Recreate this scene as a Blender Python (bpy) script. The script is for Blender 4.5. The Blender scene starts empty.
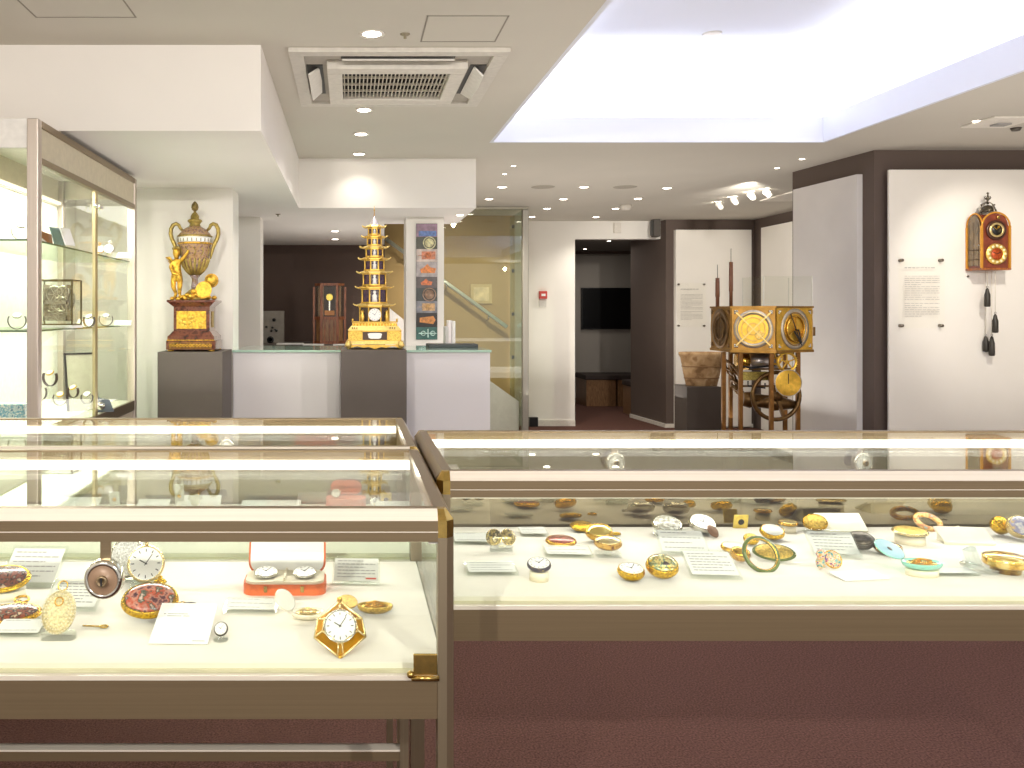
import bpy, bmesh, math, random
from mathutils import Vector, Matrix
random.seed(7)
PI = math.pi
H, F = 1.35, 850.0          # eye height and focal length in pixels
C = bpy.context.scene.collection
def W(px, py, Y): return Vector(((px-350)*Y/F, Y, H-(py-312)*Y/F))
def T(x, y=0, z=0): return Matrix.Translation((x, y, z)) if not isinstance(x, Vector) else Matrix.Translation(x)
def R(a, ax): return Matrix.Rotation(math.radians(a), 4, ax)
def S(x, y, z): return Matrix.Diagonal((x, y, z, 1))

# ------------------------------------------------------------------ materials
MATS = {}
def rgb(r, g, b):
    f = lambda c: (c/255/12.92) if c/255 <= .04045 else ((c/255+.055)/1.055)**2.4
    return (f(r), f(g), f(b), 1)
def mat(name, col, rough=.5, metal=0, noise=(40, .06), bump=None, emit=None, coat=0, spec=None):
    if name in MATS: return MATS[name]
    m = bpy.data.materials.new(name); m.use_nodes = True
    n, l = m.node_tree.nodes, m.node_tree.links
    p = n['Principled BSDF']
    c = rgb(*col)
    p.inputs['Roughness'].default_value = rough
    p.inputs['Metallic'].default_value = metal
    if coat: p.inputs['Coat Weight'].default_value = coat
    if spec is not None: p.inputs['Specular IOR Level'].default_value = spec
    tc = n.new('ShaderNodeTexCoord')
    if noise:
        t = n.new('ShaderNodeTexNoise'); t.inputs['Scale'].default_value = noise[0]; t.inputs['Detail'].default_value = 4
        l.new(tc.outputs['Object'], t.inputs['Vector'])
        r = n.new('ShaderNodeValToRGB')
        k = noise[1]
        r.color_ramp.elements[0].position = .3; r.color_ramp.elements[1].position = .7
        r.color_ramp.elements[0].color = tuple(max(0, x*(1-k)) for x in c[:3])+(1,)
        r.color_ramp.elements[1].color = tuple(min(1, x*(1+k)) for x in c[:3])+(1,)
        l.new(t.outputs['Fac'], r.inputs['Fac']); l.new(r.outputs['Color'], p.inputs['Base Color'])
    else: p.inputs['Base Color'].default_value = c
    if bump:
        t2 = n.new('ShaderNodeTexNoise'); t2.inputs['Scale'].default_value = bump[0]; t2.inputs['Detail'].default_value = 5
        l.new(tc.outputs['Object'], t2.inputs['Vector'])
        b = n.new('ShaderNodeBump'); b.inputs['Strength'].default_value = bump[1]; b.inputs['Distance'].default_value = bump[2] if len(bump) > 2 else .002
        l.new(t2.outputs['Fac'], b.inputs['Height']); l.new(b.outputs['Normal'], p.inputs['Normal'])
    if emit:
        p.inputs['Emission Color'].default_value = rgb(*emit[0]); p.inputs['Emission Strength'].default_value = emit[1]
    MATS[name] = m; return m
def brushed(name, col, rough=.35, metal=.9, axis='X'):
    if name in MATS: return MATS[name]
    m = mat(name, col, rough, metal, noise=None)
    n, l = m.node_tree.nodes, m.node_tree.links; p = n['Principled BSDF']
    tc = n.new('ShaderNodeTexCoord'); mp = n.new('ShaderNodeMapping'); t = n.new('ShaderNodeTexNoise')
    mp.inputs['Scale'].default_value = {'X': (2, 400, 400), 'Y': (400, 2, 400), 'Z': (400, 400, 2)}[axis]
    t.inputs['Scale'].default_value = 1; t.inputs['Detail'].default_value = 2
    l.new(tc.outputs['Object'], mp.inputs['Vector']); l.new(mp.outputs['Vector'], t.inputs['Vector'])
    r = n.new('ShaderNodeValToRGB'); c = rgb(*col)
    r.color_ramp.elements[0].color = tuple(x*.86 for x in c[:3])+(1,); r.color_ramp.elements[1].color = tuple(min(1, x*1.12) for x in c[:3])+(1,)
    l.new(t.outputs['Fac'], r.inputs['Fac']); l.new(r.outputs['Color'], p.inputs['Base Color'])
    return m
def wood(name, c1, c2, rough=.4, axis='Z', sc=14, coat=.2):
    if name in MATS: return MATS[name]
    m = mat(name, c1, rough, 0, noise=None, coat=coat)
    n, l = m.node_tree.nodes, m.node_tree.links; p = n['Principled BSDF']
    tc = n.new('ShaderNodeTexCoord'); mp = n.new('ShaderNodeMapping'); t = n.new('ShaderNodeTexNoise')
    mp.inputs['Scale'].default_value = {'X': (1, 8, 8), 'Y': (8, 1, 8), 'Z': (8, 8, 1)}[axis]
    t.inputs['Scale'].default_value = sc; t.inputs['Detail'].default_value = 6; t.inputs['Distortion'].default_value = .6
    l.new(tc.outputs['Object'], mp.inputs['Vector']); l.new(mp.outputs['Vector'], t.inputs['Vector'])
    r = n.new('ShaderNodeValToRGB'); r.color_ramp.elements[0].color = rgb(*c2); r.color_ramp.elements[1].color = rgb(*c1)
    r.color_ramp.elements[0].position = .35; r.color_ramp.elements[1].position = .65
    l.new(t.outputs['Fac'], r.inputs['Fac']); l.new(r.outputs['Color'], p.inputs['Base Color'])
    return m
def patches(name, cols, scale=30, rough=.25, metal=0, coat=.5, voronoi=False):
    if name in MATS: return MATS[name]
    m = mat(name, cols[0], rough, metal, noise=None, coat=coat)
    n, l = m.node_tree.nodes, m.node_tree.links; p = n['Principled BSDF']
    tc = n.new('ShaderNodeTexCoord')
    if voronoi: t = n.new('ShaderNodeTexVoronoi'); out = 'Color'
    else: t = n.new('ShaderNodeTexNoise'); t.inputs['Detail'].default_value = 3; out = 'Fac'
    t.inputs['Scale'].default_value = scale
    l.new(tc.outputs['Object'], t.inputs['Vector'])
    r = n.new('ShaderNodeValToRGB'); r.color_ramp.interpolation = 'CONSTANT' if voronoi else 'EASE'
    e = r.color_ramp.elements; k = len(cols)
    a0, a1 = (.1, .9) if voronoi else (.34, .66)
    e[0].position = a0; e[0].color = rgb(*cols[0]); e[1].position = a1; e[1].color = rgb(*cols[-1])
    for i in range(1, k-1):
        q = e.new(a0+(a1-a0)*i/(k-1)); q.color = rgb(*cols[i])
    l.new(t.outputs[out], r.inputs['Fac']); l.new(r.outputs['Color'], p.inputs['Base Color'])
    return m
def glass(name, tint=(250, 252, 250), r0=.04, rough=0.0, power=5.0, refl=(255, 255, 255), rmax=1.0):
    """thin pane: see-through plus a mirror reflection that grows at grazing angles"""
    if name in MATS: return MATS[name]
    m = bpy.data.materials.new(name); m.use_nodes = True
    n, l = m.node_tree.nodes, m.node_tree.links; n.clear()
    o = n.new('ShaderNodeOutputMaterial'); mx = n.new('ShaderNodeMixShader'); tr = n.new('ShaderNodeBsdfTransparent'); gl = n.new('ShaderNodeBsdfGlossy')
    tr.inputs['Color'].default_value = rgb(*tint); gl.inputs['Roughness'].default_value = rough; gl.inputs['Color'].default_value = rgb(*refl)
    lw = n.new('ShaderNodeLayerWeight'); lw.inputs['Blend'].default_value = .5
    pw = n.new('ShaderNodeMath'); pw.operation = 'POWER'; pw.inputs[1].default_value = power
    mr = n.new('ShaderNodeMapRange'); mr.inputs['To Min'].default_value = r0; mr.inputs['To Max'].default_value = rmax
    l.new(lw.outputs['Facing'], pw.inputs[0]); l.new(pw.outputs[0], mr.inputs['Value']); l.new(mr.outputs[0], mx.inputs['Fac'])
    l.new(tr.outputs[0], mx.inputs[1]); l.new(gl.outputs[0], mx.inputs[2]); l.new(mx.outputs[0], o.inputs['Surface'])
    MATS[name] = m; return m
def emis(name, col, s):
    return mat(name, (30, 30, 30), .5, noise=None, emit=(col, s))

M = dict(
 wall=mat('white wall paint', (242, 238, 231), .85, noise=(3, .02)),
 ceil=mat('ceiling paint', (205, 199, 188), .9, noise=(2, .02)),
 soff=mat('soffit paint', (238, 233, 228), .9, noise=(2, .02)),
 coffer=mat('coffer paint', (226, 228, 238), .9, noise=(2, .01)),
 brown=mat('dark taupe wall paint', (96, 82, 75), .8, noise=(3, .04)),
 darkbrown=mat('umber wall paint', (94, 78, 71), .9, noise=(3, .05)),
 tan=mat('tan stair wall', (178, 150, 98), .7, noise=(2, .06)),
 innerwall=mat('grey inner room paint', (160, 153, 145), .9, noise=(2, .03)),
 carpet=mat('plum brown carpet', (100, 71, 63), 1, noise=(150, .5), bump=(240, .7, .005), spec=.1),
 panel=mat('off white display panel', (244, 239, 231), .7, noise=(3, .02)),
 silverpanel=mat('pearl grey panel', (226, 222, 221), .4, metal=.15, noise=(3, .04)),
 trim=mat('white trim paint', (228, 222, 212), .5),
 alu=brushed('champagne aluminium', (148, 129, 102), .33, .85, 'X'),
 aluy=brushed('champagne aluminium side', (146, 128, 104), .3, .85, 'Y'),
 aluz=brushed('champagne aluminium post', (156, 141, 118), .36, .8, 'Z'),
 alutrim_sheen=brushed('pale trim and painted sheen', (222, 212, 198), .4, .25, 'X'),  # painted reflection on chamfer and stretcher top, plain pale trim elsewhere
 apron=brushed('bronze brushed apron', (130, 112, 87), .45, .7, 'X'),
 deck=mat('cream display felt', (240, 234, 223), .9, noise=(60, .015)),
 deckedge=mat('cream deck edge', (214, 206, 176), .7),
 brass=mat('old brass', (190, 160, 92), .25, 1, noise=(60, .2)),
 gold=mat('polished gold', (222, 174, 76), .24, 1, noise=(200, .4), bump=(200, .5, .001)),
 richgold=mat('rich yellow gold', (224, 172, 54), .25, 1, noise=(260, .55), bump=(300, .8, .0015)),
 engraved=mat('engraved gold', (226, 182, 92), .3, 1, noise=(260, .5), bump=(420, .9, .002)),
 palegold=mat('pale gold', (236, 214, 160), .25, 1, noise=(60, .1)),
 silver=mat('polished silver', (220, 216, 205), .15, 1, noise=(80, .1)),
 steel=mat('dark steel', (110, 104, 98), .35, 1),
 gilt=mat('gilt bronze', (216, 170, 66), .4, .8, noise=(70, .45), bump=(120, .5, .004)),
 antique=mat('antique gilt', (172, 150, 84), .4, .8, noise=(70, .3), bump=(150, .4, .002)),
 white=mat('white enamel', (246, 244, 240), .25, 0, noise=None, coat=.5),
 ink=mat('black ink', (25, 24, 26), .6, noise=None),
 print_=mat('grey print', (160, 158, 155), .8, noise=None),
 red=mat('orange red leather', (220, 104, 42), .5, noise=(120, .1), bump=(300, .3, .001)),
 cream=mat('cream satin', (240, 230, 205), .6, noise=(60, .03)),
 card=mat('white card', (246, 245, 243), .75, noise=None),
 acryl=glass('clear acrylic', (251, 253, 251), .07, rmax=.7),
 cglass=glass('showcase glass', (250, 252, 249), .03, rmax=.75),
 topglass=glass('showcase top glass', (250, 252, 249), .03, rmax=.55, power=4),
 backglass=glass('mirrored rear glass', (215, 210, 192), .38, refl=(236, 226, 200), rmax=.8),
 cabglass=glass('cabinet glass', (252, 253, 250), .03, rmax=.6),
 greenglass=glass('stair glass', (226, 240, 230), .10, rmax=.8),
 plinth=mat('dark grey laminate', (86, 77, 71), .55, noise=(8, .04)),
 black=mat('black plastic', (18, 17, 18), .4, noise=None),
 screen=mat('black screen', (10, 10, 12), .25, noise=None),
 led=emis('white led strip', (255, 250, 235), 4),
 lamp=emis('lamp glow', (255, 244, 225), 14),
 ledsoft=emis('soft led diffuser', (255, 246, 220), 1.6),
)
# ------------------------------------------------------------------ mesh builder
class MB:
    def __init__(s): s.bm = bmesh.new(); s.m = Matrix.Identity(4); s.mi = 0; s.sm = False
    def at(s, m): s.m = m; return s
    def use(s, i): s.mi = i; return s
    def smooth(s, v=True): s.sm = v; return s
    def _v(s, p): return s.bm.verts.new(s.m @ Vector(p))
    def face(s, vs, smooth=None):
        try: f = s.bm.faces.new(vs)
        except ValueError: return None
        f.material_index = s.mi; f.smooth = s.sm if smooth is None else smooth; return f
    def box(s, x0, x1, y0, y1, z0, z1, bev=0):
        if bev:
            b = bmesh.new()
            v = [b.verts.new(p) for p in ((x0,y0,z0),(x1,y0,z0),(x1,y1,z0),(x0,y1,z0),(x0,y0,z1),(x1,y0,z1),(x1,y1,z1),(x0,y1,z1))]
            for q in ((3,2,1,0),(4,5,6,7),(0,1,5,4),(1,2,6,5),(2,3,7,6),(3,0,4,7)): b.faces.new([v[i] for i in q])
            bmesh.ops.bevel(b, geom=list(b.edges), offset=bev, segments=2, affect='EDGES', profile=.5)
            mp = {}
            for vv in b.verts: mp[vv.index if False else vv] = s._v(vv.co)
            for f in b.faces: s.face([mp[q] for q in f.verts])
            b.free(); return s
        v = [s._v(p) for p in ((x0,y0,z0),(x1,y0,z0),(x1,y1,z0),(x0,y1,z0),(x0,y0,z1),(x1,y0,z1),(x1,y1,z1),(x0,y1,z1))]
        for q in ((3,2,1,0),(4,5,6,7),(0,1,5,4),(1,2,6,5),(2,3,7,6),(3,0,4,7)): s.face([v[i] for i in q], False)
        return s
    def cbox(s, c, d, bev=0): return s.box(c[0]-d[0]/2, c[0]+d[0]/2, c[1]-d[1]/2, c[1]+d[1]/2, c[2]-d[2]/2, c[2]+d[2]/2, bev)
    def prism(s, poly, z0, z1, axis='z'):
        f = {'z': lambda a, b, h: (a, b, h), 'y': lambda a, b, h: (a, h, b), 'x': lambda a, b, h: (h, a, b)}[axis]
        lo = [s._v(f(a, b, z0)) for a, b in poly]; hi = [s._v(f(a, b, z1)) for a, b in poly]
        n = len(poly)
        s.face(list(reversed(lo)), False); s.face(hi, False)
        for i in range(n): s.face([lo[i], lo[(i+1) % n], hi[(i+1) % n], hi[i]])
        return s
    def lathe(s, prof, seg=32, c=(0, 0, 0), sx=1, sy=1, a0=0, smooth=True, cap=True):
        rings = []
        for r, z in prof:
            if r < 1e-6: rings.append([s._v((c[0], c[1], c[2]+z))])
            else: rings.append([s._v((c[0]+sx*r*math.cos(a0+2*PI*i/seg), c[1]+sy*r*math.sin(a0+2*PI*i/seg), c[2]+z)) for i in range(seg)])
        for a, b in zip(rings, rings[1:]):
            if len(a) == 1 and len(b) == 1: continue
            for i in range(seg):
                j = (i+1) % seg
                if len(a) == 1: s.face([a[0], b[j], b[i]], smooth)
                elif len(b) == 1: s.face([a[i], a[j], b[0]], smooth)
                else: s.face([a[i], a[j], b[j], b[i]], smooth)
        if cap:
            if len(rings[0]) > 1 and abs(prof[0][1]-prof[1][1]) > 1e-7: s.face(list(reversed(rings[0])), False)
            if len(rings[-1]) > 1 and abs(prof[-1][1]-prof[-2][1]) > 1e-7: s.face(rings[-1], False)
        return s
    def tube(s, pts, r, seg=8, closed=False, smooth=True):
        pts = [Vector(p) for p in pts]; n = len(pts); rs = r if isinstance(r, (list, tuple)) else [r]*n
        rings = []; prev = None
        for i, p in enumerate(pts):
            if closed: d = pts[(i+1) % n]-pts[i-1]
            else: d = pts[min(i+1, n-1)]-pts[max(i-1, 0)]
            d.normalize()
            if prev is None: u = d.orthogonal().normalized()
            else:
                u = (prev - d*prev.dot(d))
                u = u.normalized() if u.length > 1e-6 else d.orthogonal().normalized()
            prev = u; w = d.cross(u)
            rings.append([s._v(p+(u*math.cos(2*PI*k/seg)+w*math.sin(2*PI*k/seg))*rs[i]) for k in range(seg)])
        m = n if closed else n-1
        for i in range(m):
            a, b = rings[i], rings[(i+1) % n]
            for k in range(seg): s.face([a[k], a[(k+1) % seg], b[(k+1) % seg], b[k]], smooth)
        if not closed: s.face(list(reversed(rings[0])), False); s.face(rings[-1], False)
        return s
    def torus(s, Rr, r, c=(0, 0, 0), sx=1, sy=1, n=32, seg=8, ax='z'):
        pts = []
        for i in range(n):
            a = 2*PI*i/n; u, v = Rr*sx*math.cos(a), Rr*sy*math.sin(a)
            pts.append({'z': (c[0]+u, c[1]+v, c[2]), 'y': (c[0]+u, c[1], c[2]+v), 'x': (c[0], c[1]+u, c[2]+v)}[ax])
        return s.tube(pts, r, seg, True)
    def ball(s, c, r, sx=1, sy=1, sz=1, seg=16, rg=9):
        return s.lathe([(r*math.sin(PI*i/rg), -sz*r*math.cos(PI*i/rg)) for i in range(rg+1)], seg, c, sx, sy)
    def disc(s, r, z=0, c=(0, 0), sx=1, sy=1, seg=32):
        s.face([s._v((c[0]+sx*r*math.cos(2*PI*i/seg), c[1]+sy*r*math.sin(2*PI*i/seg), z)) for i in range(seg)], False); return s
    def bar(s, a, b, w, h=None):
        """flat bar between two points in the local xy plane"""
        a, b = Vector(a), Vector(b); d = (b-a); L = d.length; ang = math.atan2(d.y, d.x); h = h or w
        old = s.m; s.m = old @ Matrix.Translation(a) @ Matrix.Rotation(ang, 4, 'Z')
        s.box(0, L, -w/2, w/2, 0, h); s.m = old; return s
    def build(s, name, mats, parent=None, kind=None, fix=True):
        if fix: bmesh.ops.recalc_face_normals(s.bm, faces=list(s.bm.faces))
        me = bpy.data.meshes.new(name); s.bm.to_mesh(me); s.bm.free()
        if not isinstance(mats, (list, tuple)): mats = [mats]
        for m in mats: me.materials.append(M[m] if isinstance(m, str) else m)
        o = bpy.data.objects.new(name, me); C.objects.link(o)
        if parent is not None: o.parent = parent
        if kind: o['kind'] = kind
        return o
def thing(name, label, cat, loc=(0, 0, 0), rz=0, group=None):
    o = bpy.data.objects.new(name, None); C.objects.link(o); o.empty_display_size = .05
    o.location = loc; o.rotation_euler = (0, 0, math.radians(rz)); o['label'] = label; o['category'] = cat
    if group: o['group'] = group
    return o
def tag(o, label, cat, group=None):
    o['label'] = label; o['category'] = cat
    if group: o['group'] = group
    return o
def struct(name, mb, m): return mb.build(name, m, None, 'structure')
def copy_tree(o, parent=None):
    c = o.copy(); C.objects.link(c); c.parent = parent
    for ch in list(o.children): copy_tree(ch, c)
    return c

# ================================================================== ROOM
ZC = H+1.078                      # main ceiling
CX0, CX1, CY0, CY1 = .907, 3.0, .7, 5.39   # coffer opening
struct('floor', MB().box(-1.8, 6.2, -1.5, 13, -.1, 0), 'carpet')
b = MB()
e_ = .0199
for q in ((-1.8, CX0-e_, -1.5, 10.3), (CX1+e_, 6.2, -1.5, 10.3), (CX0-e_, CX1+e_, -1.5, CY0-e_), (CX0-e_, CX1+e_, CY1+e_, 10.3)):
    b.box(q[0], q[1], q[2], q[3], ZC, ZC+.03)
struct('ceiling', b, 'ceil')
b = MB(); lz = ZC+.16; t = .02     # fascia lip of the coffer
b.box(CX0-t, CX0, CY0-t, CY1+t, ZC-.001, lz); b.box(CX1, CX1+t, CY0-t, CY1+t, ZC-.001, lz)
b.box(CX0, CX1, CY1, CY1+t, ZC-.001, lz); b.box(CX0, CX1, CY0-t, CY0, ZC-.001, lz)
struct('trim_1', b, 'coffer')
b = MB(); g = .26; zt = ZC+.53
b.box(CX0-g-.03, CX0-g, CY0-g, CY1+g, ZC+.03, zt); b.box(CX1+g, CX1+g+.03, CY0-g, CY1+g, ZC+.03, zt)
b.box(CX0-g, CX1+g, CY1+g, CY1+g+.03, ZC+.03, zt); b.box(CX0-g, CX1+g, CY0-g-.03, CY0-g, ZC+.03, zt)
b.box(CX0-g-.03, CX1+g+.03, CY0-g-.03, CY1+g+.03, zt, zt+.03)
struct('ceiling_coffer', b, 'coffer')
# thin access panel lines
def ceil_frame(x0, x1, y0, y1, w=.006):
    b = MB(); z0, z1 = ZC-.0015, ZC-.0005
    b.box(x0, x1, y0, y0+w, z0, z1); b.box(x0, x1, y1-w, y1, z0, z1); b.box(x0, x0+w, y0, y1, z0, z1); b.box(x1-w, x1, y0, y1, z0, z1)
    return b
struct('trim_2', ceil_frame(.28, .58, 3.09, 3.39), mat('shadow gap', (150, 143, 132), .9))
struct('trim_3', ceil_frame(-1.15, -.78, 2.55, 3.11), mat('shadow gap', (150, 143, 132), .9))
# soffit
ZS = H+.731
b = MB()
b.box(-1.62, -.36, 3.43, 9.27, ZS, ZC); b.prism([(-.3601, 5.97), (.885, 5.97), (.885, 7.06), (.285, 7.06), (.375, 9.27), (-.3601, 9.27)], ZS, ZC)
struct('ceiling_soffit', b, 'soff')
struct('wall_left', MB().box(-1.8, -1.62, -1.5, 9.3, 0, ZC), 'wall')
struct('wall_dark', MB().box(-1.8, .38, 9.27, 9.37, 0, ZC), 'darkbrown')
struct('wall_stairs', MB().box(.38, 1.84, 9.5, 9.6, 0, ZC+.3), 'tan')
struct('wall_column_front', MB().box(-1.62, -.69, 5.01, 5.26, 0, ZS), 'wall')
struct('wall_column_rear', MB().box(-1.62, -.69, 6.54, 6.76, 0, ZS), 'wall')
b = MB().box(1.84, 2.665, 10.07, 10.2, 0, ZC); b.box(2.665, 3.68, 10.07, 10.2, H+.865, ZC)
struct('wall_back', b, 'wall')
struct('wall_corner', MB().prism([(3.69, 9.93), (4.85, 9.93), (4.85, 10.9), (3.60, 10.9)], 0, ZC), 'brown')
struct('wall_right_rear', MB().box(4.72, 4.85, 6.3, 9.93, 0, ZC), 'brown')
struct('wall_right_block', MB().prism([(3.49, 5.66), (6.2, 5.66), (6.2, 6.55), (3.41, 6.55)], 0, ZC), 'brown')
struct('wall_right', MB().box(6.1, 6.2, -1.5, 5.66, 0, ZC), 'wall')
b = MB().box(2.1, 5.2, 12.75, 12.85, 0, 2.4)
b.box(2.0, 2.1, 10.2, 12.85, 0, 2.4); b.box(5.1, 5.2, 10.9, 12.85, 0, 2.4); b.box(4.85, 5.2, 10.8, 10.9, 0, 2.4)
struct('wall_inner_room', b, 'innerwall')
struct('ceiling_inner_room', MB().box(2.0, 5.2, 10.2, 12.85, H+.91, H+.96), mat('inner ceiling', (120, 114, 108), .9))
struct('trim_4', MB().box(2.1, 5.1, 12.7, 12.75, H+.87, H+.91), 'darkbrown')
struct('baseboard_back', MB().box(2.0, 2.665, 10.055, 10.07, 0, .07), 'trim')
struct('baseboard_corner', MB().prism([(3.675, 9.915), (4.7, 9.915), (4.7, 9.93), (3.69, 9.93), (3.60, 10.9), (3.585, 10.9)], 0, .045), 'trim')
struct('baseboard_inner', MB().box(2.1, 5.1, 12.735, 12.75, 0, .06), 'darkbrown')

# display panels on the dark walls
def panel(name, label, mb, m): return tag(mb.build(name, m), label, 'wall panel')
panel('wall_panel', 'large off-white display panel behind the hanging clock with weights', MB().box(3.540, 5.9, 5.58, 5.60, .1, H+.935, .003), 'panel')
struct('trim_shade_gap', MB().box(3.60, 5.85, 5.60, 5.66, .15, H+.90), 'darkbrown')  # dark set-in spacer, its colour stands for the shadow gap behind the panel
panel('wall_panel', 'tall pearl grey panel on the side of the taupe block beside the brass machine',
      MB().prism([(3.440, 5.77), (3.479, 5.77), (3.4145, 6.5), (3.388, 6.5)], .08, H+.935), 'silverpanel')
panel('wall_panel', 'off-white display panel behind the stone basin and text plate', MB().box(3.78, 4.66, 9.86, 9.93, .02, H+.955, .004), 'panel')
panel('wall_panel', 'narrow off-white panel in the far corner behind the brass machine', MB().box(4.66, 4.72, 8.0, 9.64, .02, H+.955, .004), 'panel')

# ------------------------------------------------------------------ ceiling fittings
def add_light(kind, name, loc, power, col=(1, .93, .82), size=.1, rot=(0, 0, 0), sizey=None, angle=120, blend=.6, target=None, spread=None):
    d = bpy.data.lights.new(name, kind); d.energy = power; d.color = col
    if kind == 'AREA':
        d.shape = 'RECTANGLE' if sizey else 'SQUARE'; d.size = size
        if sizey: d.size_y = sizey
        if spread: d.spread = math.radians(spread)
    elif kind == 'SPOT': d.spot_size = math.radians(angle); d.spot_blend = blend; d.shadow_soft_size = size
    else: d.shadow_soft_size = size
    o = bpy.data.objects.new(name, d); C.objects.link(o); o.location = loc
    if target is not None: o.rotation_euler = (Vector(target)-Vector(loc)).to_track_quat('-Z', 'Y').to_euler()
    else: o.rotation_euler = tuple(math.radians(a) for a in rot)
    return o
dl = thing('downlight', 'round recessed downlight nearest the camera, in front of the air conditioner', 'downlight')
MB().lathe([(.036, -.001), (.048, -.005), (.05, 0), (.036, .001)], 28, cap=False).build('trim_ring', 'trim', dl)
MB().lathe([(0, -.004), (.03, -.004), (.037, 0)], 24).build('lamp', 'lamp', dl)
def downlight(px, py, label, rel=1.078, sc=1, group=None, power=26, first=[True], spot=True):
    Y = rel*F/(312-py); p = W(px, py, Y)
    o = dl if first[0] else copy_tree(dl)
    first[0] = False
    o.location = p; o.scale = (sc,)*3; o['label'] = label
    if group: o['group'] = group
    if spot: add_light('SPOT', 'downlight_beam', (p.x, p.y, p.z-.02), power, size=.03, angle=130, blend=.8)
downlight(372, 34, 'round recessed downlight nearest the camera, in front of the air conditioner')
downlight(364, 110, 'first downlight in the row behind the air conditioner')
downlight(361, 134, 'middle downlight of the row behind the air conditioner')
downlight(359, 154, 'last downlight in the row before the white bulkhead', power=5)
downlight(502, 187, 'downlight right of the bulkhead, nearer one of the left pair')
downlight(489, 199, 'downlight close to the bulkhead, above the stair glass')
downlight(584, 187, 'downlight in the second column, nearest the coffer')
downlight(563.5, 199, 'downlight in the second column, middle one', spot=False)
downlight(547, 208.5, 'downlight second from the stair glass post')
downlight(532, 216.7, 'small-looking downlight beside the top of the stair glass post', spot=False)
downlight(667, 188, 'downlight in the third column, nearest the coffer and farthest right')
downlight(638, 198.5, 'downlight in the third column, above the speaker', spot=False)
downlight(615.5, 208.5, 'downlight beside the smoke detector', spot=False)
downlight(596, 217, 'downlight just in front of the opening to the inner room')
downlight(335, 231, 'front downlight of the pair under the low soffit before the dark wall', rel=.731, power=5)
downlight(335, 239, 'rear downlight of the pair under the low soffit before the dark wall', rel=.731, power=5)
downlight(460, 215, 'downlight under the bulkhead edge beside the picture pillar', rel=.7312, spot=False, sc=.8)
downlight(513.5, 166, 'tiny pin spot nearer the coffer, left group', sc=.45, spot=False)
downlight(504.5, 174, 'tiny pin spot farther from the coffer, left group', sc=.45, spot=False)
downlight(802, 159, 'tiny pin spot nearest the taupe block corner', sc=.5, spot=False)
downlight(777, 168, 'tiny pin spot left of the taupe block, above the track spots', sc=.5, spot=False)
downlight(680, 60, 'lit downlight set in the raised coffer ceiling', rel=1.605, sc=1.1, spot=False)
downlight(585, 249, 'left pin spot in the inner room ceiling', rel=.905, sc=.7, spot=False)
downlight(609, 241, 'right pin spot in the inner room ceiling', rel=.905, sc=.7, spot=False)
p = W(712, 35, 1.6*F/(312-35)); o = MB().at(T(p.x, p.y, zt-.003)).lathe([(0, -.004), (.045, -.004), (.055, .003)], 24).build('ceiling_speaker', 'trim')
tag(o, 'unlit white round fitting in the raised coffer ceiling', 'ceiling fitting')
for px, py, lab in ((625, 187, 'flat round ceiling speaker grille right of the middle downlight column'), (543, 187, 'flat round ceiling speaker grille between the two left downlight columns')):
    p = W(px, py, 1.078*F/(312-py))
    tag(MB().at(T(p.x, p.y, ZC)).lathe([(0, -.003), (.095, -.003), (.1, 0)], 32).build('ceiling_speaker', mat('grille grey', (170, 163, 150), .8)), lab, 'ceiling speaker')
p = W(626, 205, 1.078*F/107); tag(MB().at(T(p.x, p.y, ZC)).lathe([(0, -.05), (.04, -.05), (.06, -.02), (.06, 0)], 24).build('smoke_detector', 'trim'), 'white smoke detector beyond the downlights near the back wall', 'smoke detector')
for px, py, rel, lab in ((405, 34, 1.078, 'small ceiling sprinkler right of the nearest downlight'), (278, 214, .731, 'small ceiling sprinkler under the left soffit')):
    Y = rel*F/(312-py); p = W(px, py, Y)
    tag(MB().at(T(p.x, p.y, p.z)).lathe([(0, -.02), (.006, -.018), (.006, -.008), (.018, -.004), (.02, 0)], 16).build('sprinkler', mat('sprinkler metal', (150, 140, 120), .4, .6)), lab, 'sprinkler')
# square emergency light on the right, with sensor and spot
p = W(1000, 121, 1.078*F/191)
t_ = thing('emergency_light', 'square white emergency light plate on the ceiling at far right', 'light', (p.x, p.y, ZC))
MB().box(-.13, .13, -.13, .13, -.012, 0, .004).build('plate', 'trim', t_); MB().at(T(.02, .02, -.013)).box(-.04, .04, -.03, .03, -.008, 0).build('lens', 'print_', t_)
downlight(977, 121, 'small lamp beside the square emergency light', sc=.6, spot=False)
p = W(1016, 128, 1.078*F/184); tag(MB().at(T(p.x, p.y, ZC)).lathe([(0, -.02), (.02, -.018), (.03, 0)], 16).build('motion_sensor', 'steel'), 'small dark ceiling sensor right of the emergency light', 'sensor')
# track spots by the alcove
def spot(px, py, lab, on=True, rz=0):
    Y = 1.06*F/(312-py); p = W(px, py, Y)
    t = thing('track_spot', lab, 'spotlight', (p.x, p.y, ZC), rz)
    MB().lathe([(.022, -.012), (.022, 0)], 16).build('base', 'trim', t)
    MB().at(T(0, 0, -.012)).tube([(0, 0, 0), (0, 0, -.03)], .006).build('arm', 'trim', t)
    MB().at(T(0, 0, -.05) @ R(-55, 'X')).lathe([(0, -.04), (.02, -.04), (.032, .04), (.03, .045), (.0, .03)], 20).build('head', 'trim', t)
    MB().at(T(0, 0, -.05) @ R(-55, 'X')).lathe([(0, .041), (.028, .041)], 20).build('lamp', emis('bright spot lamp', (255, 246, 225), 60 if on else 8), t)
    if not on: t.scale = (.5,)*3
    return p
p = spot(768, 190, 'glaring track spotlight above the brass machine', True, 0)
spot(752, 193, 'white track spotlight just left of the glaring one'); spot(735, 198, 'white track spotlight, third from the taupe block')
spot(720, 203, 'white track spotlight, farthest left over the alcove')
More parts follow.
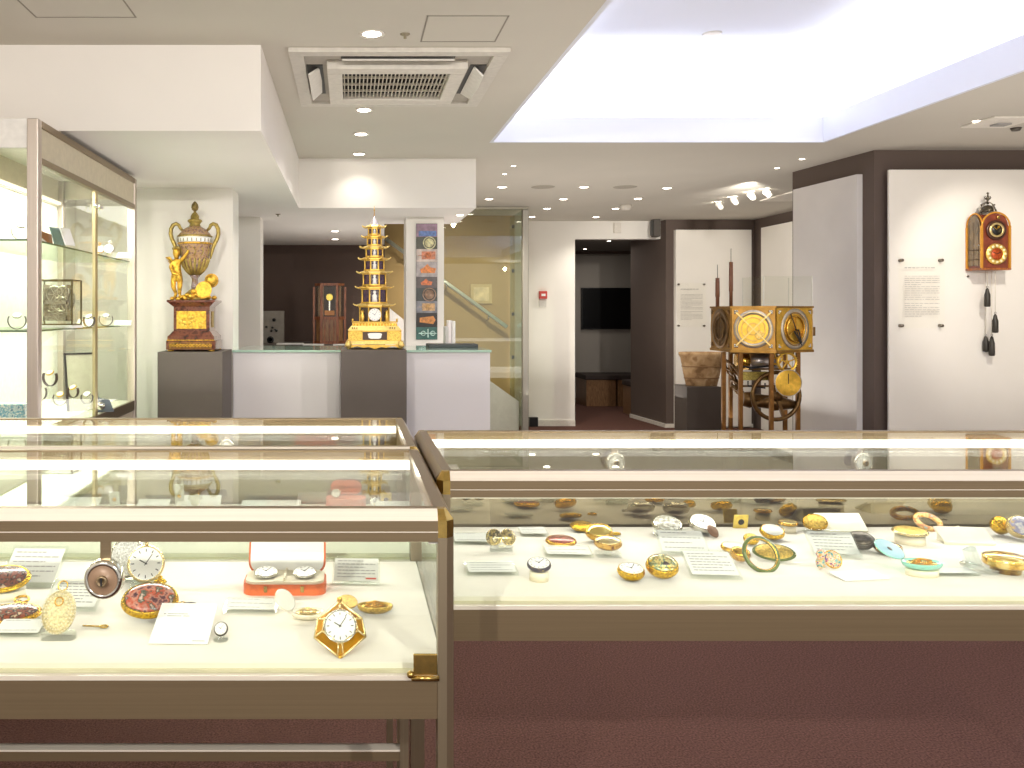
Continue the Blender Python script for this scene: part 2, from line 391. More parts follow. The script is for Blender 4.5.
# track
tag(MB().box(3.95, 4.25, 7.2, 8.2, ZC-.012, ZC-.0005).build('light_track', 'trim'), 'white light track in the ceiling over the alcove', 'light track')

# air conditioning cassette
ac = thing('air_conditioner', 'square white ceiling air conditioning cassette with central slatted grille', 'air conditioner', (.2015, 3.921, ZC))
hw, hd = .4535, .463
b = MB()
for q in ((-hw, hw, -hd, -hd+.06), (-hw, hw, hd-.06, hd), (-hw, -hw+.06, -hd+.06, hd-.06), (hw-.06, hw, -hd+.06, hd-.06)): b.box(*q, -.02, 0, .003)
b.build('outer_frame', mat('ac casing', (206, 200, 190), .5), ac)
MB().box(-hw+.06, hw-.06, -hd+.06, hd-.06, -.006, -.0005).build('recess', mat('ac recess', (168, 161, 150), .7), ac)
b = MB(); iw, idp = .30, .31; gw, gd = .235, .225
for q in ((-iw, iw, -idp, -gd), (-iw, iw, gd, idp), (-iw, -gw, -gd, gd), (gw, iw, -gd, gd)): b.box(*q, -.045, -.006, .004)
b.build('inner_frame', mat('ac panel', (214, 208, 198), .5), ac)
MB().box(-gw, gw, -gd, gd, -.012, -.008).build('filter', mat('ac filter', (22, 19, 15), .9), ac)
b = MB()
for i in range(27):
    x = -gw+.008+i*(2*gw-.016)/26; b.box(x-.0024, x+.0024, -gd, gd, -.030, -.022)
for i in range(1, 4):
    y = -gd+i*2*gd/4; b.box(-gw, gw, y-.003, y+.003, -.032, -.022)
b.build('grille', mat('ac slat', (200, 192, 176), .5), ac)
for s in (-1, 1):
    MB().box(s*.355-.035, s*.355+.035, -.24, .24, -.009, -.006).build('outlet', 'black', ac)
    MB().at(T(s*.36, 0, -.028) @ R(s*38, 'Y')).prism([(-.028, -.22), (.028, -.2), (.034, 0), (.028, .2), (-.028, .22)], -.004, .004).build('louver', mat('ac louver', (226, 222, 214), .4), ac)
    MB().box(-.24, .24, s*.37-.036, s*.37+.034, -.009, -.006).build('outlet', 'black', ac)
    MB().at(T(0, s*.37, -.022) @ R(-s*30, 'X')).box(-.235, .235, -.012, .012, -.003, .003, .001).build('louver', mat('ac louver', (226, 222, 214), .4), ac)

# ================================================================== SHOWCASES
ZT, ZCH, ZR, ZD = H-.265, H-.279, H-.307, H-.478       # top, chamfer foot, rail foot, display deck
def lock(parent, x, y, z, s, r=.026):
    """plunger lock hanging from the top rail; s = -1 faces the camera"""
    l = MB().at(T(x, y, z) @ R(90, 'X')).lathe([(r, -.004), (r, .006), (r*.96, .010), (r*.78, .012), (r*.74, .010)], 32, cap=False).build('lock', 'silver', parent)
    MB().at(T(x, y, z) @ R(90, 'X')).lathe([(0, .0115), (r*.3, .0125), (r*.34, .010), (r*.77, .010)], 32).build('lock_face', mat('brown lock face', (150, 122, 98), .4, .1) if s < 0 else mat('chased silver lock', (226, 222, 206), .3, .5, noise=(200, .5), bump=(250, 1, .003)), l)
    MB().at(T(x, y, z) @ R(90, 'X')).lathe([(r*.28, .010), (r*.28, .017), (r*.2, .018), (r*.12, .014), (0, .0135)], 24).build('plunger', mat('plunger brass', (150, 130, 100), .35, .6), l)
    MB().at(T(x, y-.018, z)).box(-.0012, .0012, -.001, .001, -.005, .005).build('keyhole', 'ink', l)
    MB().box(x-.007, x+.007, y+.002, y+.006, z+r*.8, ZR+.004).build('lock_bracket', 'alu', l)
def showcase(label, x0, x1, y0, y1, locks=(), rear_mirror=True, hinge=False, stretch=True):
    t = thing('display_case', label, 'display case', (x0, y0, 0)); w, d = x1-x0, y1-y0
    rw = .022; ch = .010
    # rail profile (depth, height) for the rail at y0, chamfered on the outside top edge
    prof = [(0, ZR), (0, ZCH), (ch, ZT), (rw+.004, ZT), (rw+.004, ZT-.012), (rw-.002, ZT-.014), (rw-.002, ZR)]
    def rail(f, a, e, ax, m):
        b = MB().prism([(f(u), z) for u, z in prof], a, e, ax); return b.build('top_rail', m, t)
    rail(lambda u: u, rw, w-rw, 'x', 'alu') if False else None
    b = MB().prism([(u, z) for u, z in prof], rw, w-rw, 'x'); r1 = b.build('top_rail', 'alu', t); MB().prism([(-.0004, ZCH), (ch-.0004, ZT+.0004), (ch+.001, ZT-.001), (.001, ZCH-.001)], rw, w-rw, 'x').build('chamfer', 'alutrim_sheen', r1)  # chamfer strip carries the ceiling's reflection as a paler colour
    MB().box(rw, w-rw, -.0006, 0, ZR+.0125, ZR+.0137).build('groove', 'alutrim_sheen', r1)
    MB().prism([(d-u, z) for u, z in prof], rw, w-rw, 'x').build('top_rail', 'alu', t)
    MB().prism([(u, z) for u, z in prof], rw, d-rw, 'y').build('top_rail', 'aluy', t)
    MB().prism([(w-u, z) for u, z in prof], rw, d-rw, 'y').build('top_rail', 'aluy', t)
    # corners and legs
    for sx, xx in ((1, 0), (-1, w)):
        for sy, yy in ((1, 0), (-1, d)):
            pc = [(0, ch), (ch, 0), (rw, 0), (rw, rw), (0, rw)]
            P = [(xx+sx*a, yy+sy*c) for a, c in pc]
            b = MB(); b.prism(P, ZR+.005, ZCH)
            lo = [b._v((a, c, ZCH)) for a, c in P]
            q = [(ch*.95, ch*1.3), (ch*1.3, ch*.95), (rw, ch), (rw, rw), (ch, rw)]
            hi = [b._v((xx+sx*a, yy+sy*c, ZT)) for a, c in q]
            b.face(hi)
            for i in range(5): b.face([lo[i], lo[(i+1) % 5], hi[(i+1) % 5], hi[i]])
            b.build('corner_cap', 'brass', t)
            MB().prism(P, 0, ZR+.005).build('leg', 'aluz', t)
    gi = .008
    MB().box(rw-.004, w-rw+.004, rw-.004, d-rw+.004, ZT-.007, ZT-.002).build('top_glass', 'topglass', t)
    MB().box(rw, w-rw, gi, gi+.004, ZD-.008, ZR+.008).build('front_glass', 'cglass', t)
    MB().box(rw, w-rw, d-gi-.004, d-gi, ZD-.008, ZR+.008).build('rear_glass', 'backglass' if rear_mirror else 'cglass', t)
    MB().box(gi, gi+.004, rw, d-rw, ZD-.008, ZR+.008).build('side_glass', 'cglass', t)
    MB().box(w-gi-.004, w-gi, rw, d-rw, ZD-.008, ZR+.008).build('side_glass', 'cglass', t)
    dk = MB().box(.013, w-.013, .025, d-.025, ZD-.010, ZD, .001).build('display_deck', 'deck', t)
    MB().box(rw, w-rw, .010, .025, ZD-.012, ZD-.008).build('deck_trim', 'deckedge', dk)
    MB().box(rw, w-rw, .001, .012, ZD-.0145, ZD-.0085).build('glass_channel', 'alutrim_sheen', t)
    b = MB()
    a0, a1 = ZD-.0665, ZD-.015
    b.box(rw, w-rw, 0.002, .02, a0, a1); b.build('apron', 'apron', t)
    MB().box(rw, w-rw, d-.02, d-.002, a0, a1).build('apron', 'apron', t)
    MB().box(0.002, .02, rw, d-rw, a0, a1).build('apron', 'aluy', t)
    MB().box(w-.02, w-0.002, rw, d-rw, a0, a1).build('apron', 'aluy', t)
    MB().box(.02, w-.02, .02, d-.02, ZD-.03, ZD-.012).build('base_board', 'apron', t)
    if stretch:
        st_ = MB().box(.05, w-.058, d/2-.010, d/2+.010, .618, .634).build('stretcher', 'apron', t)
        MB().box(.05, w-.058, d/2-.011, d/2+.010, .634, .637).build('stretcher_sheen', 'alutrim_sheen', st_)  # pale band paints the reflection on top of the bar
        MB().box(w-.058, w-.044, d/2-.012, d/2+.004, .0, ZD-.03).build('inner_leg', 'aluz', t)
        MB().box(.044, .058, d/2-.012, d/2+.004, .0, ZD-.03).build('inner_leg', 'aluz', t)
    MB().box(rw+.004, w-rw-.004, d-.046, d-.030, ZT-.034, ZT-.0175, .002).build('light_strip', 'led', t)
    MB().box(rw+.004, w-rw-.004, .0125, .0215, ZR-.0035, ZR-.0002).build('light_strip', 'ledsoft', t)
    if hinge:
        h = MB().box(w-rw-.033, w-rw-.001, -.003, .001, ZD-.006, ZD+.022, .001).build('hinge', 'brass', t)
        MB().tube([(w-rw-.036, -.005, ZD-.009), (w-rw+.001, -.005, ZD-.009)], .0035, 12).build('hinge_pin', 'brass', h)
        MB().ball((w-rw-.037, -.005, ZD-.004), .005).build('hinge_knob', 'brass', h)
        MB().box(w-rw-.012, w-rw, .006, .012, ZR-.004, ZR).build('glass_clip', 'trim', t)
    for lx, side, rr in locks:
        lock(t, lx-x0, (-.0005 if side < 0 else d-.03), (ZR-.048 if side < 0 else ZR-.026), side, rr)
    # lighting tubes inside
    add_light('AREA', 'case_light_rear', ((x0+x1)/2, y1-.050, ZT-.036), 1.5*w, (1, .96, .91), size=w-.08, sizey=.015, target=((x0+x1)/2, y0+.18, ZD))
    add_light('AREA', 'case_light_front', ((x0+x1)/2, y0+.034, ZR-.002), .6*w, (1, .96, .91), size=w-.08, sizey=.012, target=((x0+x1)/2, y0+.25, ZD))
    return t
showcase('nearest glass display case on the left, with brown round lock and brass hinge', -1.36, .1395, 1.135, 1.655,
         locks=((-.327, -1, .026),), hinge=True, rear_mirror=False)
showcase('second glass display case on the left, directly behind the nearest one', -1.36, .1395, 1.661, 2.14, locks=((-.305, 1, .019),))
showcase('long glass display case on the right side, full of watches and snuff boxes', .144, 1.80, 1.405, 1.915,
         locks=((.587, 1, .022), (1.135, 1, .022)), stretch=False)

# ================================================================== SMALL EXHIBITS
def spos(px, py, rel=.478):
    Y = rel*F/(py-312); return Vector(((px-350)*Y/F, Y, H-rel)), Y/F
def dash_text(b, w, h, rows, z, seed=1, size=.0016, left=0.08, top=.86, bot=.2, title=True):
    rnd = random.Random(seed)
    for i in range(rows):
        y = h*(top-(top-bot)*i/max(1, rows-1)) - h/2
        x = -w/2+w*left; end = w/2-w*left if i % 3 != 2 else w*.2
        if title and i == 0: end = w*.15
        while x < end:
            L = rnd.uniform(.05, .13)*w; L = min(L, end-x)
            if L > .004*w: b.box(x, x+L, y-size/2, y+size/2, z, z+.0002)
            x += L+.02*w
def card(px, py, wp, hp, label, kind='card', tilt=25, rz=0, rows=5, red=False, rel=.478):
    """py = front bottom edge; hp = seen height in pixels"""
    pos, s = spos(px, py, rel); w = wp*s
    el = math.atan2(rel, pos.y)                       # downward viewing angle
    d = hp*s/max(.12, math.sin(el+math.radians(tilt)))
    t = thing('label_card', label, 'label', pos, rz)
    mm = T(0, 0, .001) @ R(tilt, 'X') @ T(0, d/2, 0)
    th = .0016 if kind == 'card' else .005
    MB().at(mm).box(-w/2, w/2, -d/2, d/2, 0, th, .0004).build('card', {'card': 'card', 'acrylic': 'acryl', 'block': mat('cream card block', (250, 244, 222), .6)}[kind], t)
    if kind == 'acrylic': MB().at(mm @ T(0, 0, th)).box(-w*.46, w*.46, -d*.42, d*.42, 0, .0003).build('paper', mat('text paper', (226, 226, 220), .8, noise=None), t)
    if tilt > 8 and kind != 'block':
        hz = math.sin(math.radians(tilt))*d*.55
        MB().at(T(0, math.cos(math.radians(tilt))*d*.55, 0)).box(-w*.3, w*.3, -.0015, .0015, 0, hz).build('prop', 'acryl', t)
    if kind == 'block' and tilt > 8:
        MB().prism([(0, 0), (math.cos(math.radians(tilt))*d, 0), (math.cos(math.radians(tilt))*d, math.sin(math.radians(tilt))*d)], -w*.42, w*.42, 'x').build('prop', mat('cream card block', (250, 244, 222), .6), t)
    if rows:
        b = MB().at(mm); dash_text(b, w*.94, d*.9, rows, th+.0004, int(px), size=min(.0022, d*.03)); b.build('print', 'print_', t)
    if red:
        b = MB().at(mm); b.box(w*.2, w*.42, -d*.36, -d*.30, th+.0004, th+.0006); b.build('red_print', mat('red print', (200, 90, 70), .8, noise=None), t)
    return t
def dial_mesh(b, r, z, sx=1, sy=1, n=12, hands=True, m_in=(0, 1), off=0):
    b.use(m_in[0]).lathe([(0, z), (r, z), (r, z-.0008)], 36, sx=sx, sy=sy, smooth=False); b.use(m_in[1])
    old = b.m
    for k in range(n):
        b.m = old @ S(sx, sy, 1) @ R(k*360/n+off, 'Z') @ T(0, r*.8, z)
        b.box(-r*.028, r*.028, -r*.09, r*.09, 0, .0003)
    if hands:
        b.m = old @ S(sx, sy, 1) @ R(60, 'Z') @ T(0, 0, z+.0004); b.box(-r*.03, r*.03, -r*.1, r*.45, 0, .0003)
        b.m = old @ S(sx, sy, 1) @ R(-35, 'Z') @ T(0, 0, z+.0007); b.box(-r*.022, r*.022, -r*.14, r*.68, 0, .0003)
        b.m = old @ S(sx, sy, 1) @ T(0, 0, z); b.lathe([(r*.06, 0), (r*.05, .0012), (0, .0012)], 12)
    b.m = old; b.use(0)
def watch(name, label, cat, px, py, wp, side='gold', top='white', style='dial', tilt=35, rz=0, thick=.38, sy=1, bow=True, stand=None, sh=0, bowrot=0, rel=.478, group=None, bowside=0):
    pos, s = spos(px, py, rel); r = wp*s/2; th = r*thick*2
    t = thing(name, label, cat, pos, rz, group)
    rt = math.radians(tilt)
    zc = sh + r*sy*math.sin(rt)*.98 + th/2*math.cos(rt)*.98
    mm = T(0, 0, zc) @ R(tilt, 'X')
    b = MB().at(mm)
    b.lathe([(0, -th/2), (r*.55, -th*.5), (r*.85, -th*.36), (r*.98, -th*.1), (r, .0), (r*.98, th*.12), (r*.93, th*.2), (r*.95, th*.3), (r*.9, th*.38), (r*.84, th*.36)], 40, sy=sy)
    b.build('case', side, t)
    if style == 'dial':
        b = MB().at(mm); dial_mesh(b, r*.86, th*.37, sy=sy); b.build('dial', [top, 'ink'], t)
    elif style == 'dome':
        MB().at(mm).lathe([(r*.87, th*.34), (r*.8, th*.46), (r*.5, th*.62), (0, th*.68)], 40, sy=sy).build('cover', top, t)
    elif style == 'flat':
        MB().at(mm).lathe([(r*.87, th*.34), (r*.82, th*.42), (0, th*.44)], 40, sy=sy).build('cover', top, t)
    elif style == 'works':
        MB().at(mm).lathe([(0, th*.34), (r*.86, th*.35)], 36, sy=sy).build('movement_plate', top, t)
        b = MB().at(mm)
        for k in range(3): b.torus(r*.24, r*.05, (r*.36*math.cos(k*2.1+.5), sy*r*.36*math.sin(k*2.1+.5), th*.42), n=20, seg=6)
        b.bar((-r*.6, -r*.1*sy, th*.46), (r*.6, r*.2*sy, th*.46), r*.1, .001)
        b.build('gear_train', 'gold', t)
    if bow:
        mb = mm @ R(bowside, 'Z')
        bb = MB().at(mb).tube([(0, r*sy*.97, 0), (0, r*sy*.97+r*.2, 0)], r*.09, 10).build('crown', side, t)
        MB().at(mb @ T(0, r*sy*.97+r*.38, 0) @ R(bowrot, 'Y')).torus(r*.22, r*.045, n=20, seg=6).build('bow', side, bb)
    if stand == 'cylinder':
        k = sh+r*math.sin(rt)*.3
        MB().lathe([(r*.78, 0), (r*.78, k), (r*.7, k+.0005)], 32).build('stand', 'cream', t)
    elif stand == 'acrylic':
        MB().box(-r*.85, r*.85, -r*.55, r*.5, 0, sh*.4+.004, .001).build('stand', 'acryl', t)
        MB().at(T(0, r*.1, 0)).box(-r*.25, r*.25, -r*.15, r*.2, 0, zc*.9, .001).build('stand_rest', 'acryl', t)
    elif stand == 'oval':
        MB().lathe([(r*.8, 0), (r*.8, sh*.96+.002)], 32, sy=sy).build('stand', 'cream', t)
    return t
enam_red = patches('crimson enamel scene', [(34, 28, 30), (100, 50, 60), (190, 130, 110), (184, 80, 54), (70, 78, 64), (206, 180, 166)], 55)
enam_dark = patches('dark painted enamel', [(60, 40, 34), (150, 80, 60), (40, 44, 48), (210, 180, 150)], 120)
enam_multi = patches('many-coloured enamel', [(40, 130, 140), (150, 190, 180), (214, 150, 40), (236, 226, 206), (200, 76, 50), (50, 66, 140)], 170)
enam_green = mat('green enamel', (84, 98, 28), .25, .2, coat=.8)
turq = mat('turquoise enamel', (140, 208, 190), .2, coat=.9, noise=None)
skyb = mat('pale blue enamel', (160, 208, 226), .2, coat=.9, noise=None)
pearl = mat('pearl beading', (222, 206, 160), .35, .5, noise=(300, .35), bump=(500, 1, .002))
blueclay = patches('lilac and white enamel', [(190, 190, 220), (236, 232, 226), (150, 150, 190), (220, 190, 130)], 90)

# ---- left case: from left to right
watch('snuff_box', 'gold rope-edged enamel oval on a cream stand at the far left of the near case', 'snuff box', 4, 597, 52, 'richgold', enam_dark, 'flat', 20, 8, .16, .8, False, 'oval', .012)
watch('pocket_watch', 'painted oval pocket watch in gold case lying at the left edge of the near case', 'watch', 10, 622, 62, 'gold', enam_dark, 'dome', 10, 20, .14, .62, True, bowside=-20)
card(26, 588, 58, 40, 'clear card of text behind the gold rope-edged oval at far left', 'acrylic', 35, -2, 6)
card(68, 612, 56, 30, 'clear text card behind the pearl-beaded pendant', 'acrylic', 25, -4, 7)
card(15, 638, 48, 16, 'low white card in front of the watch at the left edge', 'acrylic', 10, 0, 2)
# pearl pendant on acrylic stand
pos, s = spos(59, 638); t = thing('pendant_watch', 'oval pearl-beaded gold pendant watch standing on a clear acrylic foot', 'watch', pos, 0)
r = 17*s
mm = T(0, 0, .012+1.05*r) @ R(62, 'X')
MB().at(mm).lathe([(0, -.004), (r*.9, -.003), (r, 0), (r*.94, .003), (r*.5, .0055), (0, .006)], 36, sy=1.25).build('case', pearl, t)
b = MB().at(mm)
for ring in (.97, .8, .62):
    for k in range(int(40*ring)):
        a = 2*PI*k/int(40*ring); b.ball((r*ring*math.cos(a), 1.25*r*ring*math.sin(a), .004), .0013, seg=6, rg=4)
b.build('pearls', mat('seed pearls', (240, 230, 200), .3, .1, noise=None), t)
MB().at(mm @ T(0, r*.55, .007)).torus(r*.24, .001, n=20, seg=6).build('medallion', 'gold', t)
MB().at(mm @ T(0, r*1.25+.006, 0)).torus(.007, .0011, n=20, seg=6).build('bow', 'gold', t)
b = MB(); b.prism([(-.022, -.012), (-.026, 0), (-.018, .012), (.018, .012), (.026, 0), (.022, -.012)], 0, .008); b.box(-.012, .012, -.004, .004, .008, .03)
b.build('stand', 'acryl', t)
pos, s = spos(93, 628); t = thing('watch_key', 'small gold watch key lying beside the pearl pendant', 'key', pos, -5)
MB().tube([(-.016, 0, .003), (.012, 0, .003)], .0014, 8).build('shaft', 'brass', t)
MB().at(T(.017, 0, .003)).torus(.0045, .0014, sx=1.3, n=18, seg=6).build('bow', 'brass', t)
watch('pocket_watch', 'silver open-worked pocket watch behind the white-dialled one by the lock', 'watch', 128, 579, 40, 'silver', mat('silver works', (230, 228, 220), .3, .7, noise=(300, .4), bump=(300, 1, .003)), 'flat', 72, -12, .14, 1, True, 'acrylic', .004)
watch('pocket_watch', 'upright white-dialled open-face pocket watch in pale gold beside the round lock', 'watch', 146, 585, 37, 'palegold', 'white', 'dial', 68, 8, .16, 1, True, 'acrylic', .006)
pos, s = spos(160, 584); tag(MB().at(T(*pos)).lathe([(0, 0), (.006, 0), (.009, .004), (.006, .008), (.003, .009), (.003, .014), (0, .015)], 16, sx=1.4).build('seal_fob', 'richgold'), 'small gold fob seal in front of the white-dialled watch', 'fob')
watch('snuff_box', 'large oval gold box with a crimson painted enamel scene on its lid', 'snuff box', 150, 617, 57, 'richgold', enam_red, 'dome', 28, 12, .24, .78, False)
pos, s = spos(189, 606); t = thing('finger_ring', 'dark oval ring lying beside the large painted gold box', 'ring', pos, 10)
MB().at(T(0, 0, .002)).torus(.0105, .0016, sx=1.1, sy=.9, n=24).build('band', 'steel', t); MB().at(T(-.011, .008, .003)).torus(.005, .001, n=18).build('loop', 'brass', t)
card(178, 645, 60, 40, 'white card with two lines of print in front of the large painted gold box', 'card', 22, -2, 0)
pos, s = spos(178, 645)
t = thing('ring_watch', 'tiny round watch on a clear stub stand, right of the white card', 'watch', spos(221, 640)[0], 0)
b = MB().at(T(0, 0, .016) @ R(55, 'X')); b.lathe([(0, -.004), (.0095, -.003), (.0105, 0), (.009, .003)], 28).build('case', 'steel', t)
b = MB().at(T(0, 0, .016) @ R(55, 'X')); dial_mesh(b, .0085, .0036); b.build('dial', ['white', 'ink'], t)
MB().lathe([(.011, 0), (.010, .004), (.006, .005), (.006, .012), (0, .012)], 20).build('stand', 'acryl', t)
card(249, 614, 54, 13, 'low clear text card between the tiny watch and the orange case', 'acrylic', 8, -3, 3)
b = MB().at(T(*pos) @ R(-2, 'Z') @ T(0, 0, .001) @ R(22, 'X'))
for x0, x1, y in ((-.40, -.36, .80), (-.33, .02, .80), (-.33, -.08, .74), (-.05, .06, .74), (.22, .44, .07)):
    cw_ = 60*s; cd_ = .075; b.box(x0*cw_, x1*cw_, y*cd_-.0007, y*cd_+.0007, .0017, .0019)
wcard = [o for o in C.objects if o.get('label', '').startswith('white card with two lines')][0]
o_ = b.build('print', 'print_'); o_.parent = wcard; o_.matrix_parent_inverse = (T(wcard.location) @ R(-2, 'Z')).inverted()
t = thing('watch_case', 'orange-red leather case lined with cream satin, open and holding two watches', 'watch case', spos(285, 591)[0] + Vector((0, .012, 0)), 0)
s = spos(285, 591)[1]; w = 82*s
def rrect(w, d, r=.012, n=5):
    P = []
    for cx, cy, a0 in ((w/2-r, d/2-r, 0), (-w/2+r, d/2-r, 90), (-w/2+r, -d/2+r, 180), (w/2-r, -d/2+r, 270)):
        for k in range(n+1):
            a = math.radians(a0+90*k/n); P.append((cx+r*math.cos(a), cy+r*math.sin(a)))
    return P
dpt = w*.52
MB().prism(rrect(w, dpt, .02, 8), 0, .018).build('tray', 'red', t)
MB().prism(rrect(w*.95, dpt*.92, .018, 8), .018, .0225).build('lining', 'cream', t)
MB().box(-.0015, .0015, -dpt*.4, dpt*.4, .0225, .028).build('divider', 'cream', t)
lid = MB().at(T(0, dpt/2+.001, .014) @ R(72, 'X') @ T(0, dpt/2, 0)).prism(rrect(w*.97, dpt, .02, 8), -.004, .006).build('lid', 'red', t)
MB().at(T(0, dpt/2+.001, .014) @ R(72, 'X') @ T(0, dpt/2, 0)).prism(rrect(w*.92, dpt*.93, .018, 8), .006, .0075).build('lid_lining', 'white', lid)
for sx in (-.22, .22): MB().box(sx*w-.003, sx*w+.003, -dpt/2-.002, -dpt/2+.001, .006, .016, .0006).build('clasp', 'brass', t)
def at_watch(label, loc, r, tilt, side='silver', par=None):
    t = thing('pocket_watch', label, 'watch', loc); th = r*.25
    mm = T(0, 0, r*math.sin(math.radians(tilt))+th/2) @ R(tilt, 'X')
    MB().at(mm).lathe([(0, -th/2), (r*.9, -th*.3), (r, 0), (r*.92, th*.4), (r*.86, th*.4)], 32).build('case', side, t)
    b = MB().at(mm); dial_mesh(b, r*.87, th*.42); b.build('dial', ['white', 'ink'], t)
cc = spos(285, 591)[0] + Vector((0, .012, .0226))
at_watch('silver white-dialled watch in the left well of the orange case', cc+Vector((-w*.235, -.002, 0)), w*.145, 12)
at_watch('silver white-dialled watch in the right well of the orange case', cc+Vector((w*.235, -.002, 0)), w*.145, 12)
card(356, 585, 48, 26, 'upright text card with red print right of the orange case', 'acrylic', 45, -3, 6, True)
def open_box(name, label, cat, px, py, wp, m_out, m_in, lidang=50, liddir=90, sy=.8, base_h=.3, detail=None, rz=0, stand=0, works=None, lid_sy=None, rel=.478, inlid=None):
    pos, s = spos(px, py, rel); r = wp*s/2; t = thing(name, label, cat, pos, rz); h = r*base_h
    if stand: MB().lathe([(r*.8, 0), (r*.8, stand)], 32, sy=sy).build('stand', 'cream', t)
    MB().at(T(0, 0, stand)).lathe([(0, 0), (r*.6, 0), (r*.92, h*.4), (r, h*.85), (r*.98, h), (r*.9, h*.98), (r*.85, h*.8), (0, h*.75)], 36, sy=sy).build('bowl', m_out, t)
    if works:
        b = MB().at(T(0, 0, stand+h*.8))
        b.lathe([(0, .001), (r*.7, .001), (r*.74, 0)], 28, sy=sy)
        for k in range(4): b.ball((r*.4*math.cos(k*1.6), sy*r*.4*math.sin(k*1.6), .002), r*.13, sz=.6, seg=10, rg=6)
        b.tube([(-r*.5, 0, .004), (0, r*.2, .006), (r*.5, 0, .004)], r*.05); b.build('movement', works, t)
    a = math.radians(liddir)
    lm = T(r*math.cos(a)*.98, r*sy*math.sin(a)*.98, stand+h) @ R(liddir-90, 'Z') @ R(lidang, 'X') @ T(0, (lid_sy or sy)*r, 0)
    lid = MB().at(lm).lathe([(0, -h*.5), (r*.6, -h*.42), (r*.95, -h*.15), (r, 0), (r*.94, .0008)], 36, sy=lid_sy or sy, cap=False).build('lid', m_out, t)
    b = MB().at(lm); b.lathe([(0, 0), (r*.94, .0004)], 36, sy=lid_sy or sy); b.build('lid_lining', m_in, lid)
    if detail: b = MB().at(lm); b.lathe([(0, .0012), (r*.12, .0012), (r*.14, .0004)], 14); b.build('boss', detail, lid)
    return t
open_box('shell_watch', 'cream shell-shaped watch open on its hinge, in front of the orange case', 'watch', 308, 618, 34, mat('mother of pearl', (238, 230, 208), .25, .1, coat=.6), mat('mother of pearl lid', (246, 242, 232), .3, noise=None), 48, 160, .72, .4, works='palegold')
open_box('shell_watch', 'engraved gold shell watch open flat behind the faceted gold watch', 'watch', 375, 612, 36, 'engraved', 'engraved', 14, 172, .55, .42, works='gold')
# faceted gold watch
pos, s = spos(340, 651); t = thing('pendant_watch', 'large faceted gold and amber pendant watch with white dial', 'watch', pos, 2); r = 25*s
P = [(0, 1.12), (.85, .42), (.98, -.28), (.1, -1.0), (-.1, -1.0), (-.98, -.28), (-.85, .42)]
mm = T(0, 0, r*.85) @ R(52, 'X')
b = MB().at(mm); lo = [b._v((x*r*1.0, y*r, -.006)) for x, y in P]; mid = [b._v((x*r*1.04, y*r*1.02, 0)) for x, y in P]; hi = [b._v((x*r*.72, y*r*.66+.002, .010)) for x, y in P]
n = len(P)
for A, B in ((lo, mid), (mid, hi)):
    for i in range(n): b.face([A[i], A[(i+1) % n], B[(i+1) % n], B[i]])
b.face(lo); b.face(hi); b.build('case', mat('amber crystal', (226, 160, 40), .12, .6, noise=(40, .3), coat=1), t)
b = MB().at(mm)
b.tube([(x*r*1.04, y*r*1.02, 0) for x, y in P], .0018, 6, True); b.tube([(x*r*.72, y*r*.66+.002, .010) for x, y in P], .0014, 6, True)
for x, y in P: b.tube([(x*r*1.04, y*r*1.02, 0), (x*r*.72, y*r*.66+.002, .010)], .0014, 6)
b.build('frame', 'palegold', t)
b = MB().at(mm @ T(0, .002, .0108)); dial_mesh(b, r*.60, 0); b.build('dial', ['white', 'ink'], t)
MB().at(mm @ T(0, .002, .0105)).torus(r*.62, .0015, n=36).build('bezel', 'silver', t)
bb = MB().at(mm).lathe([(0, -.006), (.004, -.003), (.004, .003), (0, .006)], 12, c=(0, r*1.2, 0)).build('crown', 'gold', t)
MB().at(mm @ T(0, -r*1.07, 0)).ball((0, 0, 0), .0035).build('drop', 'gold', t)

# ---- rear left case
R2 = .478
def stand_card(px, py, wp, hp, label, m='card', rel=.478, extra=None, cat='label', name='label_card'):
    pos, s = spos(px, py, rel); t = thing(name, label, cat, pos)
    MB().at(R(12, 'X')).box(-wp*s/2, wp*s/2, -.002, .002, 0, hp*s, .0005).build('card', m, t)
    if extra: MB().at(R(12, 'X') @ T(0, -.003, hp*s*.5) @ R(90, 'X')).lathe([(0, .001), (wp*s*.2, .001), (wp*s*.22, 0)], 20).build('emblem', extra, t)
    return t
yel = mat('yellow gilt card', (236, 206, 96), .5, .2, noise=(100, .2))
stand_card(115, 506, 10, 15, 'small cream tag with gold ring standing in the second left case, leftmost', 'card', extra='gold')
stand_card(180, 507, 9, 24, 'tall gold tag on a white block in the second left case', 'card', extra='gold')
card(198, 509, 44, 13, 'white card block beside the tall gold tag in the second left case', 'card', 40, 0, 0)
watch('ring_watch', 'small gold ring watch on the white block in the second left case', 'watch', 197, 506, 11, 'gold', 'white', 'dial', 60, 0, .3, 1, False, 'acrylic', .004)
card(152, 508, 32, 8, 'low white card left of the tall gold tag in the second left case', 'card', 20, 0, 0)
t = thing('watch_case', 'pink-red watch case with its rounded lid raised at the back of the second left case', 'watch case', spos(346, 506)[0], 0)
s = spos(346, 506)[1]; w = 40*s
pink = mat('pink red leather', (226, 130, 104), .5, noise=(120, .1))
MB().prism(rrect(w, w*.5, .02, 6), 0, .022).build('tray', pink, t)
MB().at(T(0, w*.22, .022) @ R(80, 'X') @ T(0, w*.2, 0)).prism(rrect(w*.8, w*.36, .02, 6), -.003, .003).build('lid', pink, t)
at_watch('small silver watch propped on the pink-red case', spos(340, 507)[0]+Vector((-.01, 0, .0225)), .012, 55)
at_watch('small round silver watch right of the pink-red case, in the second left case', spos(375, 507)[0], .013, 50)
stand_card(386, 506, 11, 14, 'yellow gilt square tag right of the pink-red case', yel, extra='ink')
